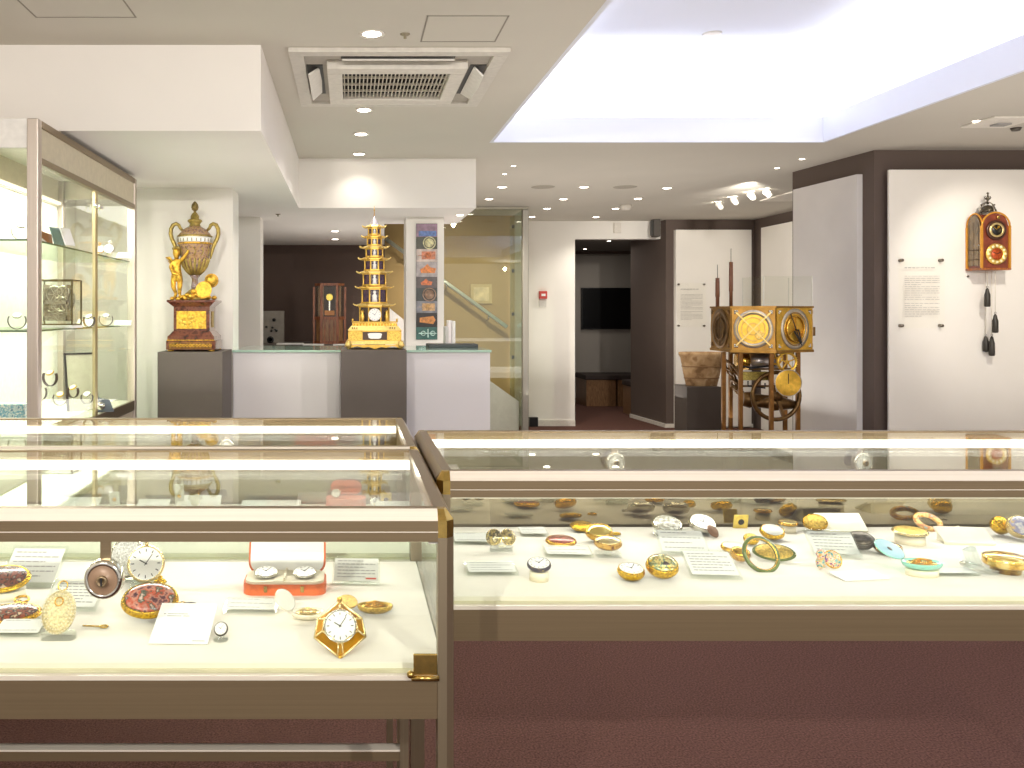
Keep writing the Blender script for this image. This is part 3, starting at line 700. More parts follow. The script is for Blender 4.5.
card(392, 511, 30, 9, 'white card in front of the yellow gilt tag in the second left case', 'card', 25, 0, 0)
card(75, 508, 46, 10, 'wide white card left of the small cream tag in the second left case', 'card', 25, 0, 0)
card(270, 510, 60, 9, 'wide low white card in the middle of the second left case', 'card', 12, 0, 0)

# ---- right case
t = thing('watch_pair', 'pair of small gold-rimmed watches on one clear acrylic stand, leftmost in the right case', 'watch', spos(501, 550)[0], 0)
for sx in (-1, 1):
    mm = T(sx*.014, 0, .026) @ R(sx*30, 'Y') @ R(60, 'X')
    MB().at(mm).lathe([(0, -.004), (.014, -.003), (.016, 0), (.014, .003), (0, .0045)], 28).build('watch', patches('olive gold enamel', [(110, 96, 60), (214, 190, 120), (90, 84, 70), (230, 214, 170)], 130, metal=.4), t)
    MB().at(mm).torus(.0155, .0012, n=28, seg=6).build('bezel', 'palegold', t)
b = MB(); b.prism([(-.026, -.014), (.02, -.014), (.026, .004), (.018, .014), (-.018, .014)], 0, .007); b.box(-.006, .006, -.004, .006, .007, .034); b.build('stand', 'acryl', t)
card(473, 545, 38, 10, 'clear card at the left end of the right case, behind the others', 'acrylic', 8, 0, 2)
card(493, 576, 52, 12, 'clear text card at the front left corner of the right case', 'acrylic', 8, 0, 4)
card(535, 537, 28, 8, 'clear card at the back, behind the crimson oval watch', 'acrylic', 8, 0, 3)
watch('snuff_box', 'flat oval box with crimson lid and gold rim near the left of the right case', 'snuff box', 561, 546, 31, 'gold', mat('crimson enamel', (150, 70, 54), .25, .3, coat=.6, noise=(150, .4)), 'dome', 8, 0, .2, .8, False)
card(570, 558, 48, 10, 'clear text card in front of the crimson oval box', 'acrylic', 6, -4, 3)
watch('ring_watch', 'navy striped watch tilted on a pale cylinder at the front of the right case', 'watch', 539, 580, 24, patches('navy and gold bands', [(50, 44, 60), (60, 52, 64), (226, 200, 120)], 60), 'white', 'dial', 20, -14, .32, .9, False, 'cylinder', .014)
watch('shell_watch', 'thin engraved gold shell, rearmost of the gold group left of centre', 'watch', 582, 531, 24, 'richgold', 'richgold', 'dome', 15, 0, .2, .8, False)
watch('shell_watch', 'large smooth egg-shaped gold watch in the middle of the gold group', 'watch', 599, 542, 27, 'gold', mat('bright gold lid', (250, 220, 130), .15, 1), 'dome', 30, -20, .35, .8, False)
pos, s = spos(615, 536); tag(MB().at(T(*pos)).tube([(-.009, 0, .004), (.002, 0, .005), (.012, .002, .004)], [.002, .004, .003]).build('fob', 'richgold'), 'tiny gold fob right of the egg-shaped gold watch', 'fob')
watch('snuff_box', 'brown-banded gold oval box raised on a clear stand behind the white-dialled gold drum', 'snuff box', 608, 556, 28, patches('brown banded gold', [(120, 70, 40), (226, 180, 90), (110, 60, 30)], 70, metal=.6), 'palegold', 'dome', 12, 0, .32, .8, False, 'acrylic', .012)
watch('drum_watch', 'squat rich gold drum watch with white dial at the front of the right case', 'watch', 631, 580, 27, 'richgold', 'white', 'dial', 14, 0, .42, .9, False)
t = watch('jewelled_watch', 'engraved gold watch with dark oval stone beside the gold drum watch', 'watch', 662, 579, 32, 'richgold', patches('jewelled gold', [(236, 190, 60), (60, 110, 100), (250, 230, 150), (150, 100, 40)], 160, metal=.6), 'dome', 30, -6, .42, .85, False)
pos, s = spos(662, 579); MB().at(T(.003, -.012, .030) @ R(35, 'X')).ball((0, 0, 0), .007, sx=1.1, sz=.5).build('stone', mat('dark cabochon', (60, 40, 36), .1, coat=1), t)
watch('bangle_watch', 'silver-rimmed round watch at the back of the right case, left of the brown-capped one', 'watch', 667, 535, 30, 'silver', patches('silver chapter', [(240, 238, 230), (170, 165, 150), (240, 238, 230)], 80), 'flat', 28, 0, .3, .85, True, bowside=130)
watch('bangle_watch', 'round silver watch at the back with a brown leather cap leaning on it', 'watch', 702, 534, 28, 'silver', 'white', 'dial', 30, 10, .35, .85, False)
pos, s = spos(713, 538); tag(MB().at(T(*pos) @ T(0, 0, .014) @ R(50, 'X') @ R(30, 'Y')).lathe([(0, .006), (.01, .005), (.017, 0), (.016, -.001), (0, .004)], 28, sy=.8).build('watch_cover', mat('brown leather cap', (130, 92, 66), .5)), 'brown rounded watch cover leaning behind the two text cards', 'watch cover')
card(686, 556, 48, 25, 'rear text card behind the front white one, middle of the right case', 'acrylic', 30, -6, 4)
card(717, 580, 50, 28, 'front white text card in the middle of the right case', 'acrylic', 22, -5, 7)
watch('drum_watch', 'pale-topped gold watch behind the green ring, left side', 'watch', 733, 553, 24, 'gold', 'white', 'flat', 12, 0, .3, .8, False)
watch('drum_watch', 'brown-gold round watch partly behind the green-edged ring', 'watch', 740, 562, 20, patches('brown banded gold', [(120, 70, 40)], 70), 'gold', 'dome', 25, 0, .45, .9, False)
pos, s = spos(761, 569); t = thing('bracelet', 'green enamelled gold bracelet ring standing tilted at the middle of the right case', 'bracelet', pos, 6)
r = 17*s; mm = T(0, 0, r*.85) @ R(58, 'X')
MB().at(mm).torus(r, r*.13, n=40, seg=10).build('band', enam_green, t); MB().at(mm @ T(0, 0, .002)).torus(r*.93, r*.05, n=40, seg=8).build('gold_edge', 'gold', t)
watch('oval_brooch', 'large leaf-shaped gold oval with green rim leaning behind the green bracelet', 'brooch', 774, 560, 40, enam_green, 'engraved', 'flat', 34, -24, .1, .55, False)
watch('drum_watch', 'small chased gold watch behind the green bracelet', 'watch', 751, 545, 15, 'richgold', 'engraved', 'dome', 20, 0, .5, .9, False)
watch('drum_watch', 'gold watch with white top at the back above the green-rimmed oval', 'watch', 772, 540, 24, 'richgold', 'white', 'flat', 25, 0, .35, .85, False)
watch('ring_watch', 'gold-topped round box on a white cylinder at the back of the right case', 'snuff box', 788, 532, 19, 'gold', 'palegold', 'flat', 4, 0, .22, .9, False, 'cylinder', .014)
stand_card(740, 528, 14, 14, 'yellow gilt square tag with black emblem at the back of the right case', yel, extra='ink')
watch('finger_ring', 'thick gold band ring standing left of the cream card block', 'ring', 815, 532, 23, 'richgold', 'engraved', 'dome', 55, -28, .38, .75, False)
card(845, 533, 46, 18, 'cream card block at the back, right of the thick gold band ring', 'block', 40, 0, 0)
card(838, 558, 46, 26, 'white text card leaning in front of the dark silver oval', 'acrylic', 35, -8, 6)
watch('snuff_box', 'dark silver oval box beside the leaning white text card', 'snuff box', 860, 550, 27, 'steel', mat('dark chased silver', (96, 88, 78), .3, .9, noise=(160, .5), bump=(200, .6, .002)), 'dome', 28, -22, .35, .85, False)
watch('snuff_box', 'plain brown-silver egg-shaped box left of the turquoise watch', 'snuff box', 888, 554, 27, mat('brown silver', (170, 148, 116), .18, 1), mat('brown silver', (170, 148, 116)), 'dome', 8, 0, .32, .8, False)
open_box('shell_watch', 'turquoise oval watch on a cream foot with its pale blue lid open', 'watch', 922, 575, 39, turq, skyb, 30, 128, .7, .35, detail='steel', stand=.012, works='gold', lid_sy=.74)
pos, s = spos(830, 569); t = thing('enamel_figure', 'small many-coloured enamel lock-shaped watch with gold ring', 'watch', pos, 0)
mm = T(.005, 0, .018) @ R(62, 'X')
MB().at(mm).lathe([(0, -.004), (.014, -.003), (.016, 0), (.014, .003), (0, .004)], 28).build('case', enam_multi, t); MB().at(mm).torus(.0155, .0017, n=28).build('ring', 'gold', t)
MB().at(T(-.017, 0, .018)).lathe([(0, -.018), (.007, -.014), (.009, -.004), (.006, .004), (.009, .01), (.005, .017), (0, .019)], 18).build('body', enam_multi, t)
card(868, 581, 50, 9, 'blank white card lying at the front of the right case', 'card', 4, 8, 0)
watch('snuff_box', 'flat gold oval dish on a cream cylinder behind the turquoise watch', 'snuff box', 910, 543, 34, 'palegold', 'engraved', 'flat', 8, 0, .12, .8, False, 'cylinder', .016)
pos, s = spos(928, 530); t = thing('bracelet', 'orange and white enamel bangle leaning above the gold oval dish', 'bracelet', pos, 0)
MB().at(T(0, 0, .018) @ R(12, 'Y') @ R(50, 'X')).torus(.027, .006, sy=.62, n=36, seg=10).build('band', patches('orange white enamel', [(240, 170, 50), (246, 220, 150), (230, 150, 90), (170, 200, 190)], 90, coat=.8), t)
card(970, 545, 48, 16, 'cream card block behind the crystal stand on the right', 'block', 28, -6, 0)
t = thing('crystal_stand', 'sloping clear acrylic stand with a small crystal, right of the turquoise watch', 'stand', spos(980, 573)[0], 0)
MB().at(T(-.006, .012, .026) @ R(-20, 'Y')).box(-.010, .010, -.006, .006, -.018, .018, .001).build('block', glass('bright acrylic', (240, 246, 244), .3, rmax=.8), t)
MB().at(R(15, 'Y')).box(-.03, .024, -.012, .006, .004, .014, .001).build('foot', glass('bright acrylic', (240, 246, 244), .3, rmax=.8), t)
MB().ball((-.032, 0, .018), .005, seg=8, rg=5).build('crystal', 'silver', t)
card(958, 577, 46, 7, 'clear empty acrylic tray beneath the crystal stand', 'acrylic', 2, 0, 0)
t = thing('snuff_box', 'round gold and brown drum box at the right edge of the right case', 'snuff box', spos(1006, 572)[0], 0); r = 20*spos(1006, 572)[1]
MB().lathe([(0, 0), (r*.62, 0), (r*.66, .010), (r*.9, .012), (r, .016), (r*.98, .026), (r*.9, .030), (0, .032)], 36).build('body', patches('brown banded gold 2', [(150, 100, 30), (236, 190, 80), (250, 226, 150)], 60, metal=.8), t)
b = MB(); [b.ball((r*.97*math.cos(k*PI/12), r*.97*math.sin(k*PI/12), .027), .0018, seg=6, rg=4) for k in range(24)]; b.build('beading', 'palegold', t)
watch('snuff_box', 'ornate yellow gold scrolled figure box at the right rear of the right case', 'snuff box', 1000, 536, 20, 'richgold', 'richgold', 'dome', 50, 20, .6, .9, False)
watch('snuff_box', 'lilac and white enamelled round box at the rear right edge of the case', 'snuff box', 1020, 540, 26, 'palegold', blueclay, 'dome', 55, -10, .45, .9, False)
t = thing('silver_trinket', 'small silver trinket lying behind the cream card block on the right', 'trinket', spos(957, 530)[0], 0)
MB().ball((0, 0, .006), .006, sz=.8).build('bead', 'silver', t); MB().tube([(0, 0, .004), (.03, .004, .004)], .0018).build('shank', 'silver', t)

# ================================================================== TALL GLASS CABINET
XA, XB, YA, YB = -1.56, -1.138, 3.1, 4.54
z0, zdeck, ztop = 0, H-.47, H+.7075
cab = thing('glass_cabinet', 'tall aluminium and glass cabinet with lit shelves against the left wall', 'cabinet', (0, 0, 0))
pw = .042
for x, y in ((XB-pw, YA), (XB-pw, YB-pw), (XA, YA), (XA, YB-pw)):
    MB().box(x, x+pw, y, y+pw, 0, ztop, .004).build('post', brushed('cabinet post metal', (206, 194, 184), .4, .7, 'Z'), cab)
hm = mat('cabinet header', (212, 202, 180), .5, .2)
MB().box(XA+pw, XB-pw, YA+.004, YA+.02, H+.60, ztop, .002).build('header', mat('cabinet header light', (230, 226, 222), .5), cab)
b = MB(); b.box(XB-.022, XB-.006, YA+pw, YB-pw, H+.555, ztop-.028); b.build('header', hm, cab)
MB().box(XB-.028, XB, YA+pw, YB-pw, ztop-.028, ztop, .003).build('top_rail', 'aluy', cab)
MB().box(XB-.028, XB, YA+pw, YB-pw, H+.545, H+.57, .003).build('mid_rail', 'aluy', cab)
MB().box(XA, XA+.02, YA+pw, YB-pw, H+.555, ztop, .002).build('header', hm, cab)
MB().box(XA+pw, XB-pw, YB-.02, YB-.004, H+.60, ztop, .002).build('header', hm, cab)
MB().box(XA+.02, XB-.02, YA+.02, YB-.02, ztop-.015, ztop-.002).build('top_board', 'trim', cab)
MB().box(XA+.005, XA+.012, YA+pw, YB-pw, zdeck, H+.56).build('back_panel', mat('cabinet back', (240, 238, 226), .7), cab)
MB().box(XA+pw, XB-pw, YA+.012, YA+.017, zdeck, H+.60).build('front_glass', 'cabglass', cab)
MB().box(XA+pw, XB-pw, YB-.017, YB-.012, zdeck, H+.60).build('end_glass', 'cabglass', cab)
ym = 3.83
for a, c in ((YA+pw+.002, ym-.004), (ym+.004, YB-pw-.002)):
    d_ = MB().box(XB-.015, XB-.010, a, c, zdeck+.004, H+.545).build('door', 'cabglass', cab)
    e = (c-.012, c) if a < 3.5 else (a, a+.012)
    MB().box(XB-.018, XB-.004, e[0], e[1], zdeck, H+.545).build('door_edge', brushed('cabinet door edge', (196, 180, 140), .35, .8, 'Z'), d_)
    MB().at(T(XB+.004, e[0]+(-.02 if a < 3.5 else .03), H+.475)).ball((0, 0, 0), .012).build('knob', 'silver', d_)
for zr in (H+.262, H-.074):
    MB().box(XA+.03, XB-.03, YA+.03, YB-.03, zr, zr+.007).build('shelf', glass('shelf glass', (226, 238, 222), .08, rmax=.5), cab)
    MB().box(XB-.03, XB-.0285, YA+.03, YB-.03, zr, zr+.007).build('shelf_edge', mat('green glass edge', (96, 120, 92), .2), cab)
    MB().box(XA+.03, XB-.03, YA+.0285, YA+.03, zr, zr+.007).build('shelf_edge', mat('green glass edge', (96, 120, 92), .2), cab)
MB().box(XA+.01, XB-.02, YA+.02, YB-.02, zdeck-.02, zdeck).build('deck', 'deck', cab)
MB().box(XB-.02, XB-.002, YA+pw, YB-pw, zdeck-.05, zdeck+.002, .002).build('deck_rail', mat('bronze rail', (120, 104, 84), .4, .6), cab)
MB().box(XB-.025, XB-.012, YA+pw, YB-pw, .08, zdeck-.05).build('base_panel', mat('cabinet base', (212, 200, 178), .6), cab)
MB().box(XA+pw, XB-pw, YA+.012, YA+.02, .08, zdeck-.02).build('base_panel', mat('cabinet base', (212, 200, 178), .6), cab)
MB().box(XA+.02, XA+.035, YA+.05, YB-.05, H+.565, H+.58).build('light_strip', 'ledsoft', cab)
MB().box(XB-.05, XB-.035, YA+.05, YB-.05, H+.575, H+.59).build('light_strip', 'ledsoft', cab)
add_light('AREA', 'cabinet_light', ((XA+XB)/2, (YA+YB)/2, H+.57), 15, (1, .98, .9), size=.3, sizey=1.3)
add_light('AREA', 'cabinet_light_low', ((XA+XB)/2, (YA+YB)/2, H+.255), 4, (1, .98, .9), size=.3, sizey=1.3)
add_light('AREA', 'cabinet_light_base', ((XA+XB)/2, (YA+YB)/2, H-.082), 4, (1, .98, .9), size=.3, sizey=1.3)
ZS1, ZS2, ZS3 = H+.2695, H-.0665, zdeck+.0005
def cabpos(px, Y, z): return Vector(((px-350)*Y/F, Y, z))
def wristwatch(label, px, Y, z, wp, strap='black', head='silver', dialc='white', rz=0, lift=0.0, gold=False):
    s = Y/F; r = wp*s/2; t = thing('wristwatch', label, 'wristwatch', cabpos(px, Y, z), rz)
    rr = r
    b = MB().at(T(0, 0, lift+rr+.002) @ R(90, 'X'))
    pts = [(rr*math.cos(a), rr*math.sin(a), 0) for a in [math.radians(-210+k*240/20) for k in range(21)]]
    old = b.m
    for dy in (-.006, -.003, 0, .003, .006): b.m = old @ T(0, 0, dy); b.tube(pts, .0016, 6)
    b.build('strap', strap, t)
    hm_ = T(0, 0, lift+rr*1.5+.004) @ R(35, 'X')
    MB().at(hm_).lathe([(0, -.004), (.014, -.004), (.017, 0), (.0145, .004)], 24).build('case', head, t)
    b = MB().at(hm_); dial_mesh(b, .0135, .0042); b.build('dial', [dialc, 'ink'], t)
    if lift: MB().lathe([(.014, 0), (.012, lift*.9), (.01, lift+.002)], 16).build('stand', 'acryl', t)
    return t
lea = mat('brown strap leather', (70, 46, 34), .5)
wristwatch('silver wristwatch on the top shelf, left of the cabinet post', 21, 3.2, ZS1, 18, 'silver', 'silver', 'white', 30)
t = thing('open_booklet', 'brown wedge box on the top cabinet shelf behind the post', 'box', cabpos(42, 3.32, ZS1))
MB().prism([(-.05, 0), (.035, 0), (.03, .035), (-.01, .05), (-.05, .055)], -.02, .02, 'y').build('body', mat('tan brown box', (150, 96, 62), .6), t)
MB().prism([(-.05, -.001), (.03, -.001), (.0, .024), (-.05, .03)], -.022, -.020, 'y').build('label_panel', 'card', t)
t = thing('tent_card', 'teal-backed tent card leaning on the top cabinet shelf', 'label', cabpos(60, 3.45, ZS1), -20)
MB().at(R(-20, 'Y')).box(-.003, .003, -.03, .03, 0, .078).build('teal_leaf', mat('teal card', (90, 120, 118), .6), t); MB().at(T(.05, 0, 0) @ R(-22, 'Y')).box(-.002, .002, -.03, .03, 0, .075).build('white_leaf', 'card', t)
watch('pocket_watch', 'silver watch with gold fob on the top cabinet shelf behind the door edges', 'watch', 108, 1, 1, 'silver', 'white', 'dial', 60, 0) if False else None
def cabwatch(label, px, Y, z, r, side, rz=0, tilt=65):
    t = thing('pocket_watch', label, 'watch', cabpos(px, Y, z), rz); mm = T(0, 0, r*math.sin(math.radians(tilt))+.003) @ R(tilt, 'X')
    MB().at(mm).lathe([(0, -.006), (r*.9, -.004), (r, 0), (r*.9, .005), (r*.86, .005)], 28).build('case', side, t)
    b = MB().at(mm); dial_mesh(b, r*.87, .0055); b.build('dial', ['white', 'ink'], t)
    bb = MB().at(mm).tube([(0, r, 0), (0, r*1.25, 0)], .003).build('crown', side, t); MB().at(mm @ T(0, r*1.45, 0)).torus(r*.25, .0015, n=16, seg=6).build('bow', side, bb)
    MB().box(-r*.5, r*.5, -.004, .015, 0, .006).build('stand', 'acryl', t)
cabwatch('silver pocket watch on the top shelf right of the door edges', 109, 4.0, ZS1, .026, 'silver')
cabwatch('gold pocket watch on the top shelf against the door edges', 100, 3.95, ZS1, .02, 'gold', 20)
def cab_card(label, px, Y, z, w, d, rz=0):
    t = thing('label_card', label, 'label', cabpos(px, Y, z), rz)
    MB().at(R(35, 'X')).box(-w/2, w/2, 0, d, 0, .002).build('card', 'card', t); MB().box(-w/2, w/2, d*.5, d*.56, 0, d*.33).build('prop', 'card', t)
cab_card('white card at the right end of the top cabinet shelf', 123, 4.25, ZS1, .07, .05)
# skeleton clock in glass box
t = thing('skeleton_clock', 'silver skeleton clock inside a square glass box on the middle cabinet shelf', 'clock', cabpos(58, 3.56, ZS2), 0)
bw, bh = .078, .2
b = MB()
for x in (-bw, bw):
    for y in (-.06, .06): b.box(x-.003, x+.003, y-.003, y+.003, .012, bh)
for z in (.012, bh-.004):
    b.box(-bw, bw, -.063, -.057, z, z+.005); b.box(-bw, bw, .057, .063, z, z+.005); b.box(-bw-.003, -bw+.003, -.06, .06, z, z+.005); b.box(bw-.003, bw+.003, -.06, .06, z, z+.005)
b.build('box_frame', mat('dark bronze frame', (110, 100, 70), .3, .8), t)
MB().box(-bw, bw, -.06, .06, .012, bh).build('glass_box', 'cabglass', t)
MB().box(-bw-.006, bw+.006, -.068, .068, 0, .012, .002).build('base', 'card', t)
b = MB()
for cx, cz, r in ((-.01, .14, .034), (.02, .1, .03), (-.03, .09, .022), (.03, .15, .024), (0, .06, .02)):
    b.at(T(cx, random.uniform(-.03, .02), cz) @ R(90, 'X')).torus(r, .003, n=28, seg=6)
    for k in range(3): b.box(-r, r, -.0015, .0015, -.001, .001); b.m = b.m @ R(60, 'Z')
b.build('wheels', 'silver', t)
b = MB(); b.box(-.05, .05, -.035, -.031, .03, .05); b.box(-.055, .055, .02, .024, .03, .18); b.box(-.05, -.044, -.035, .022, .03, .18); b.box(.044, .05, -.035, .022, .03, .18); b.box(-.05, .05, -.035, -.031, .1, .115); b.build('movement_plate', mat('plate steel', (190, 186, 176), .25, .9, noise=(120, .4)), t)
b = MB().at(T(.045, -.012, .12) @ R(90, 'X')); dial_mesh(b, .032, 0, 1, 1.4); b.build('dial', [mat('grey dial', (180, 176, 166), .3, .5), 'ink'], t)
wristwatch('dark-strapped wristwatch on the middle shelf left of the cabinet post', 17, 3.22, ZS2, 17, lea, 'silver', 'white', 15)
cab_card('white card beside the wristwatch on the middle shelf', 30, 3.3, ZS2, .06, .04)
wristwatch('wristwatch on a black strap on the middle shelf, left of the door edges', 89, 3.72, ZS2, 13, 'steel', 'silver', 'white', -20)
wristwatch('wristwatch on a dark strap on the middle shelf, right of the door edges', 106, 3.98, ZS2, 13, lea, 'silver', 'white', 20)
cab_card('white card behind the skeleton clock on the middle shelf', 83, 3.75, ZS2, .07, .06)
cab_card('small white card at the right end of the middle shelf', 122, 4.2, ZS2, .08, .04)
gf = mat('gold watch head', (236, 190, 70), .3, .9)
for px, Y, lift, st, hd_, lab, wp in ((38, 3.5, .10, lea, 'silver', 'brown-strapped wristwatch on the cabinet deck, partly behind the post', 18), (50, 3.42, .17, lea, gf, 'wristwatch with brown strap and square gold head, raised highest on the deck', 17),
    (60, 3.62, .07, lea, gf, 'gold-headed wristwatch lower right of the highest one', 14), (73, 3.75, .09, lea, gf, 'gold-headed wristwatch right of centre on the cabinet deck', 13), (87, 3.78, .06, 'steel', 'silver', 'round silver wristwatch nearest the cabinet door edges on the deck', 12)):
    wristwatch(lab, px, Y, ZS3, wp, st, hd_, 'white', random.uniform(-25, 25), lift)
t = thing('watch_box', 'open black-edged presentation board standing on the cabinet deck', 'presentation box', cabpos(83, 4.05, ZS3), 35)
MB().at(R(-12, 'X')).box(-.07, .07, -.004, .004, 0, .27, .001).build('board', mat('grey board', (186, 180, 160), .6), t)
b = MB().at(R(-12, 'X')); b.box(-.075, -.066, -.008, .006, 0, .275); b.box(.066, .075, -.008, .006, 0, .275); b.box(-.075, .075, -.008, .006, .27, .278); b.build('frame', 'black', t)
t = thing('travel_clock', 'dark blue and silver folded clock on the deck right of the door edges', 'clock', cabpos(103, 4.0, ZS3), 20)
MB().prism([(-.03, 0), (.05, 0), (.03, .055), (-.03, .07)], -.02, .02, 'y').build('case', mat('slate blue case', (90, 98, 106), .35), t); MB().at(T(-.012, -.021, .03) @ R(90, 'X')).lathe([(0, .002), (.018, .002), (.02, 0)], 20).build('dial', 'silver', t)
t = thing('pattern_box', 'blue and white patterned flat box on the deck at the left edge', 'box', cabpos(4, 3.25, ZS3), 0)
MB().box(-.13, .09, -.03, .05, .0, .12, .002).build('box_body', patches('blue floral pattern', [(60, 130, 170), (226, 240, 240), (110, 180, 210), (240, 246, 240)], 60, voronoi=False), t)
cab_card('white card lying in front of the wristwatches on the cabinet deck', 58, 3.3, ZS3, .1, .05)

# ================================================================== PLINTHS, COUNTER
ZP = H-40*4.6/F
def plinth(label, x0, x1, y0, y1, z1): return tag(MB().box(x0, x1, y0, y1, 0, z1, .002).build('plinth', 'plinth'), label, 'plinth')
plinth('dark grey plinth under the gilt urn clock', -1.042, -.690, 4.60, 4.96, ZP)
plinth('dark grey plinth under the gold pagoda clock', -.050, .307, 4.60, 4.96, H-.2057)
ct = thing('reception_counter', 'white reception counter with a green-edged glass top behind the plinths', 'counter', (0, 0, 0))
ZK = H-.2235
for a, c in ((-.69, -.06), (-.057, .33), (.333, .824)):
    MB().box(a, c, 5.0, 5.02, 0, ZK-.014, .001).build('front_panel', mat('counter white', (222, 218, 220), .45, noise=(3, .01)), ct)
MB().box(-.69, .824, 5.021, 5.6, 0, ZK-.016).build('body', mat('counter white', (222, 218, 220)), ct)
MB().box(-.69, .83, 4.985, 5.66, ZK-.013, ZK, .001).build('glass_top', mat('green glass slab', (176, 208, 192), .08, 0, noise=None, coat=.6), ct)
tag(MB().box(.49, .80, 5.3, 5.5, ZK+.0005, ZK+.022, .003).build('tray', mat('dark slate tray', (56, 60, 62), .4)), 'flat dark tray on the right end of the counter', 'tray')
for i, (x, hgt, c) in enumerate(((.628, .13, (200, 196, 192)), (.648, .17, (236, 226, 224)), (.672, .165, (240, 236, 232)))):
    o = MB().box(x-.011, x+.010, 5.5, 5.62, ZK+.0005, ZK+hgt, .002).build('binder', mat('binder %d' % i, c, .6))
    tag(o, ['short grey binder against the picture pillar on the counter', 'pinkish white binder in the middle of the three on the counter', 'white binder on the right of the three on the counter'][i], 'binder', 'binders standing on the counter')
# picture pillar
struct('wall_pillar', MB().box(.431, .723, 6.54, 6.8, 0, ZS), 'wall')
pic = thing('picture_strip', 'vertical strip of nine clock photographs on the white pillar', 'picture', (0, 0, 0))
ys = [224, 237, 249, 262, 277, 288, 301, 313, 327, 339.5]
bg = [(140, 110, 130), (60, 60, 40), (196, 178, 168), (170, 160, 160), (90, 80, 78), (50, 56, 54), (130, 130, 136), (28, 20, 16), (50, 100, 92)]
fg = [(80, 110, 170), (220, 214, 170), (200, 120, 80), (226, 130, 50), (210, 110, 50), (170, 140, 120), (200, 160, 110), (200, 130, 60), (190, 220, 210)]
MB().box((416.0-350)*6.54/F, (437.2-350)*6.54/F, 6.531, 6.54, H-27.6*6.54/F, H+88.3*6.54/F).build('backing', 'black', pic)
for i in range(9):
    a, c = H-(ys[i]-312)*6.54/F, H-(ys[i+1]-312)*6.54/F; xx0, xx1 = (416.2-350)*6.54/F, (437-350)*6.54/F; xc, zc = (xx0+xx1)/2, (a+c)/2; w_, h_ = xx1-xx0, a-c
    ph = MB().box(xx0, xx1, 6.528, 6.531, c+.0008, a-.0008).build('photograph', mat('photo ground %d' % i, bg[i], .35, noise=(25, .35)), pic)
    b = MB().at(T(xc+(.02 if i % 2 else .01), 6.5275, zc) @ R(90, 'X')); m = mat('photo motif %d' % i, fg[i], .35, noise=(60, .4))
    k = h_*.38
    if i in (0,): b.box(-w_*.45, w_*.4, -h_*.45, -h_*.05, 0, .0005)
    elif i in (1, 5): b.lathe([(0, .0006), (k, .0006), (k, 0)], 24); b.torus(k*1.3, k*.12, n=24, seg=6)
    elif i in (2, 6): b.box(-k*1.3, k*1.5, -k*.8, k*.8, 0, .0006); b.lathe([(0, .0012), (k*.6, .0012), (k*.6, 0)], 20); b.tube([(-k*2, 0, 0), (-k*1.3, 0, 0)], .002)
    elif i in (3, 4): b.m = b.m @ T(-.015, 0, 0) @ S(.8, .8, 1); b.prism([(-k*1.4, -k*.8), (k*1.6, -k*.8), (k*1.9, k*.2), (k*.6, k*.5), (0, k*1.2), (-k*.7, k*.5), (-k*1.6, 0)], 0, .0006)
    elif i == 7: b.m = b.m @ T(-.015, 0, 0) @ S(.85, .85, 1); b.prism([(-k*1.7, -k*.5), (k*1.3, -k*.9), (k*1.8, 0), (k*1.3, k*.9), (-k*1.7, k*.5)], 0, .0006)
    else:
        b.box(-w_*.45, w_*.4, -.004, .004, 0, .0006); b.box(-.004, .004, -h_*.35, h_*.35, 0, .0006)
        for q in (-1, 1): b.torus(k*.45, k*.1, c=(q*k, 0, .0002), n=18, seg=5)
    b.build('motif', m, ph)

# ================================================================== URN CLOCK
UX, UY = -.873, 4.785; US = UY/F
def uz(y): return ZP+(351.2-y)*US - ZP
urn = thing('urn_clock', 'gilt urn clock with marble stand, cherub and white rotating dial ring', 'clock', (UX, UY, ZP))
marble = patches('red brown marble', [(58, 28, 20), (96, 50, 36), (116, 68, 50), (72, 36, 26)], 30, .2, coat=.6)
def ustep(b, hw0, hw1, y0, y1, ox=0):
    a, c = uz(y0), uz(y1); h0, h1 = hw0*US, hw1*US
    lo = [b._v((sx*h0+ox, sy*h0, a)) for sx, sy in ((-1, -1), (1, -1), (1, 1), (-1, 1))]; hi = [b._v((sx*h1+ox, sy*h1, c)) for sx, sy in ((-1, -1), (1, -1), (1, 1), (-1, 1))]
    b.face(hi); b.face(list(reversed(lo)))
    for i in range(4): b.face([lo[i], lo[(i+1) % 4], hi[(i+1) % 4], hi[i]])
b = MB()
ustep(b, 23.8, 23.8, 349.5, 341); ustep(b, 22.6, 22.6, 341, 336.5); ustep(b, 22.4, 18.2, 336.5, 331.5); ustep(b, 17.6, 17.6, 331.5, 307.5); ustep(b, 17.8, 22.8, 307.5, 303); ustep(b, 23.2, 23.2, 303, 301)
b.build('marble_stand', marble, urn)
for sx in (-1, 1):
    for sy in (-1, 1): MB().at(T(sx*20*US, sy*20*US, 0)).lathe([(0, 0), (.014, 0), (.02, .006), (.014, uz(349.4))], 16).build('foot', 'gilt', urn)
fr = MB().at(T(0, -23.9*US, uz(345.3)) @ R(90, 'X')); hx = 21*US
fr.box(-hx, hx, .013, .0145, 0, .002); fr.box(-hx, hx, -.0145, -.013, 0, .002)
for k in range(13):
    x = -hx*.92+k*hx*1.84/12; fr.torus(.007, .0022, c=(x, 0, .002), n=12, seg=5); fr.ball((x, 0, .003), .003, seg=6, rg=4)
fr.build('frieze', 'gilt', urn)
b = MB()
for k in range(30): b.ball((-22.6*US+k*45.2*US/29, -22.8*US, uz(340.3)), .0045, seg=6, rg=4)
b.build('beading', 'gilt', urn)
rp = MB().at(T(-.2*US, -17.7*US, uz(320.5)) @ R(90, 'X')).box(-14.5*US, 14.5*US, -8.6*US, 8.6*US, 0, .004, .001).build('relief_panel', 'gilt', urn)
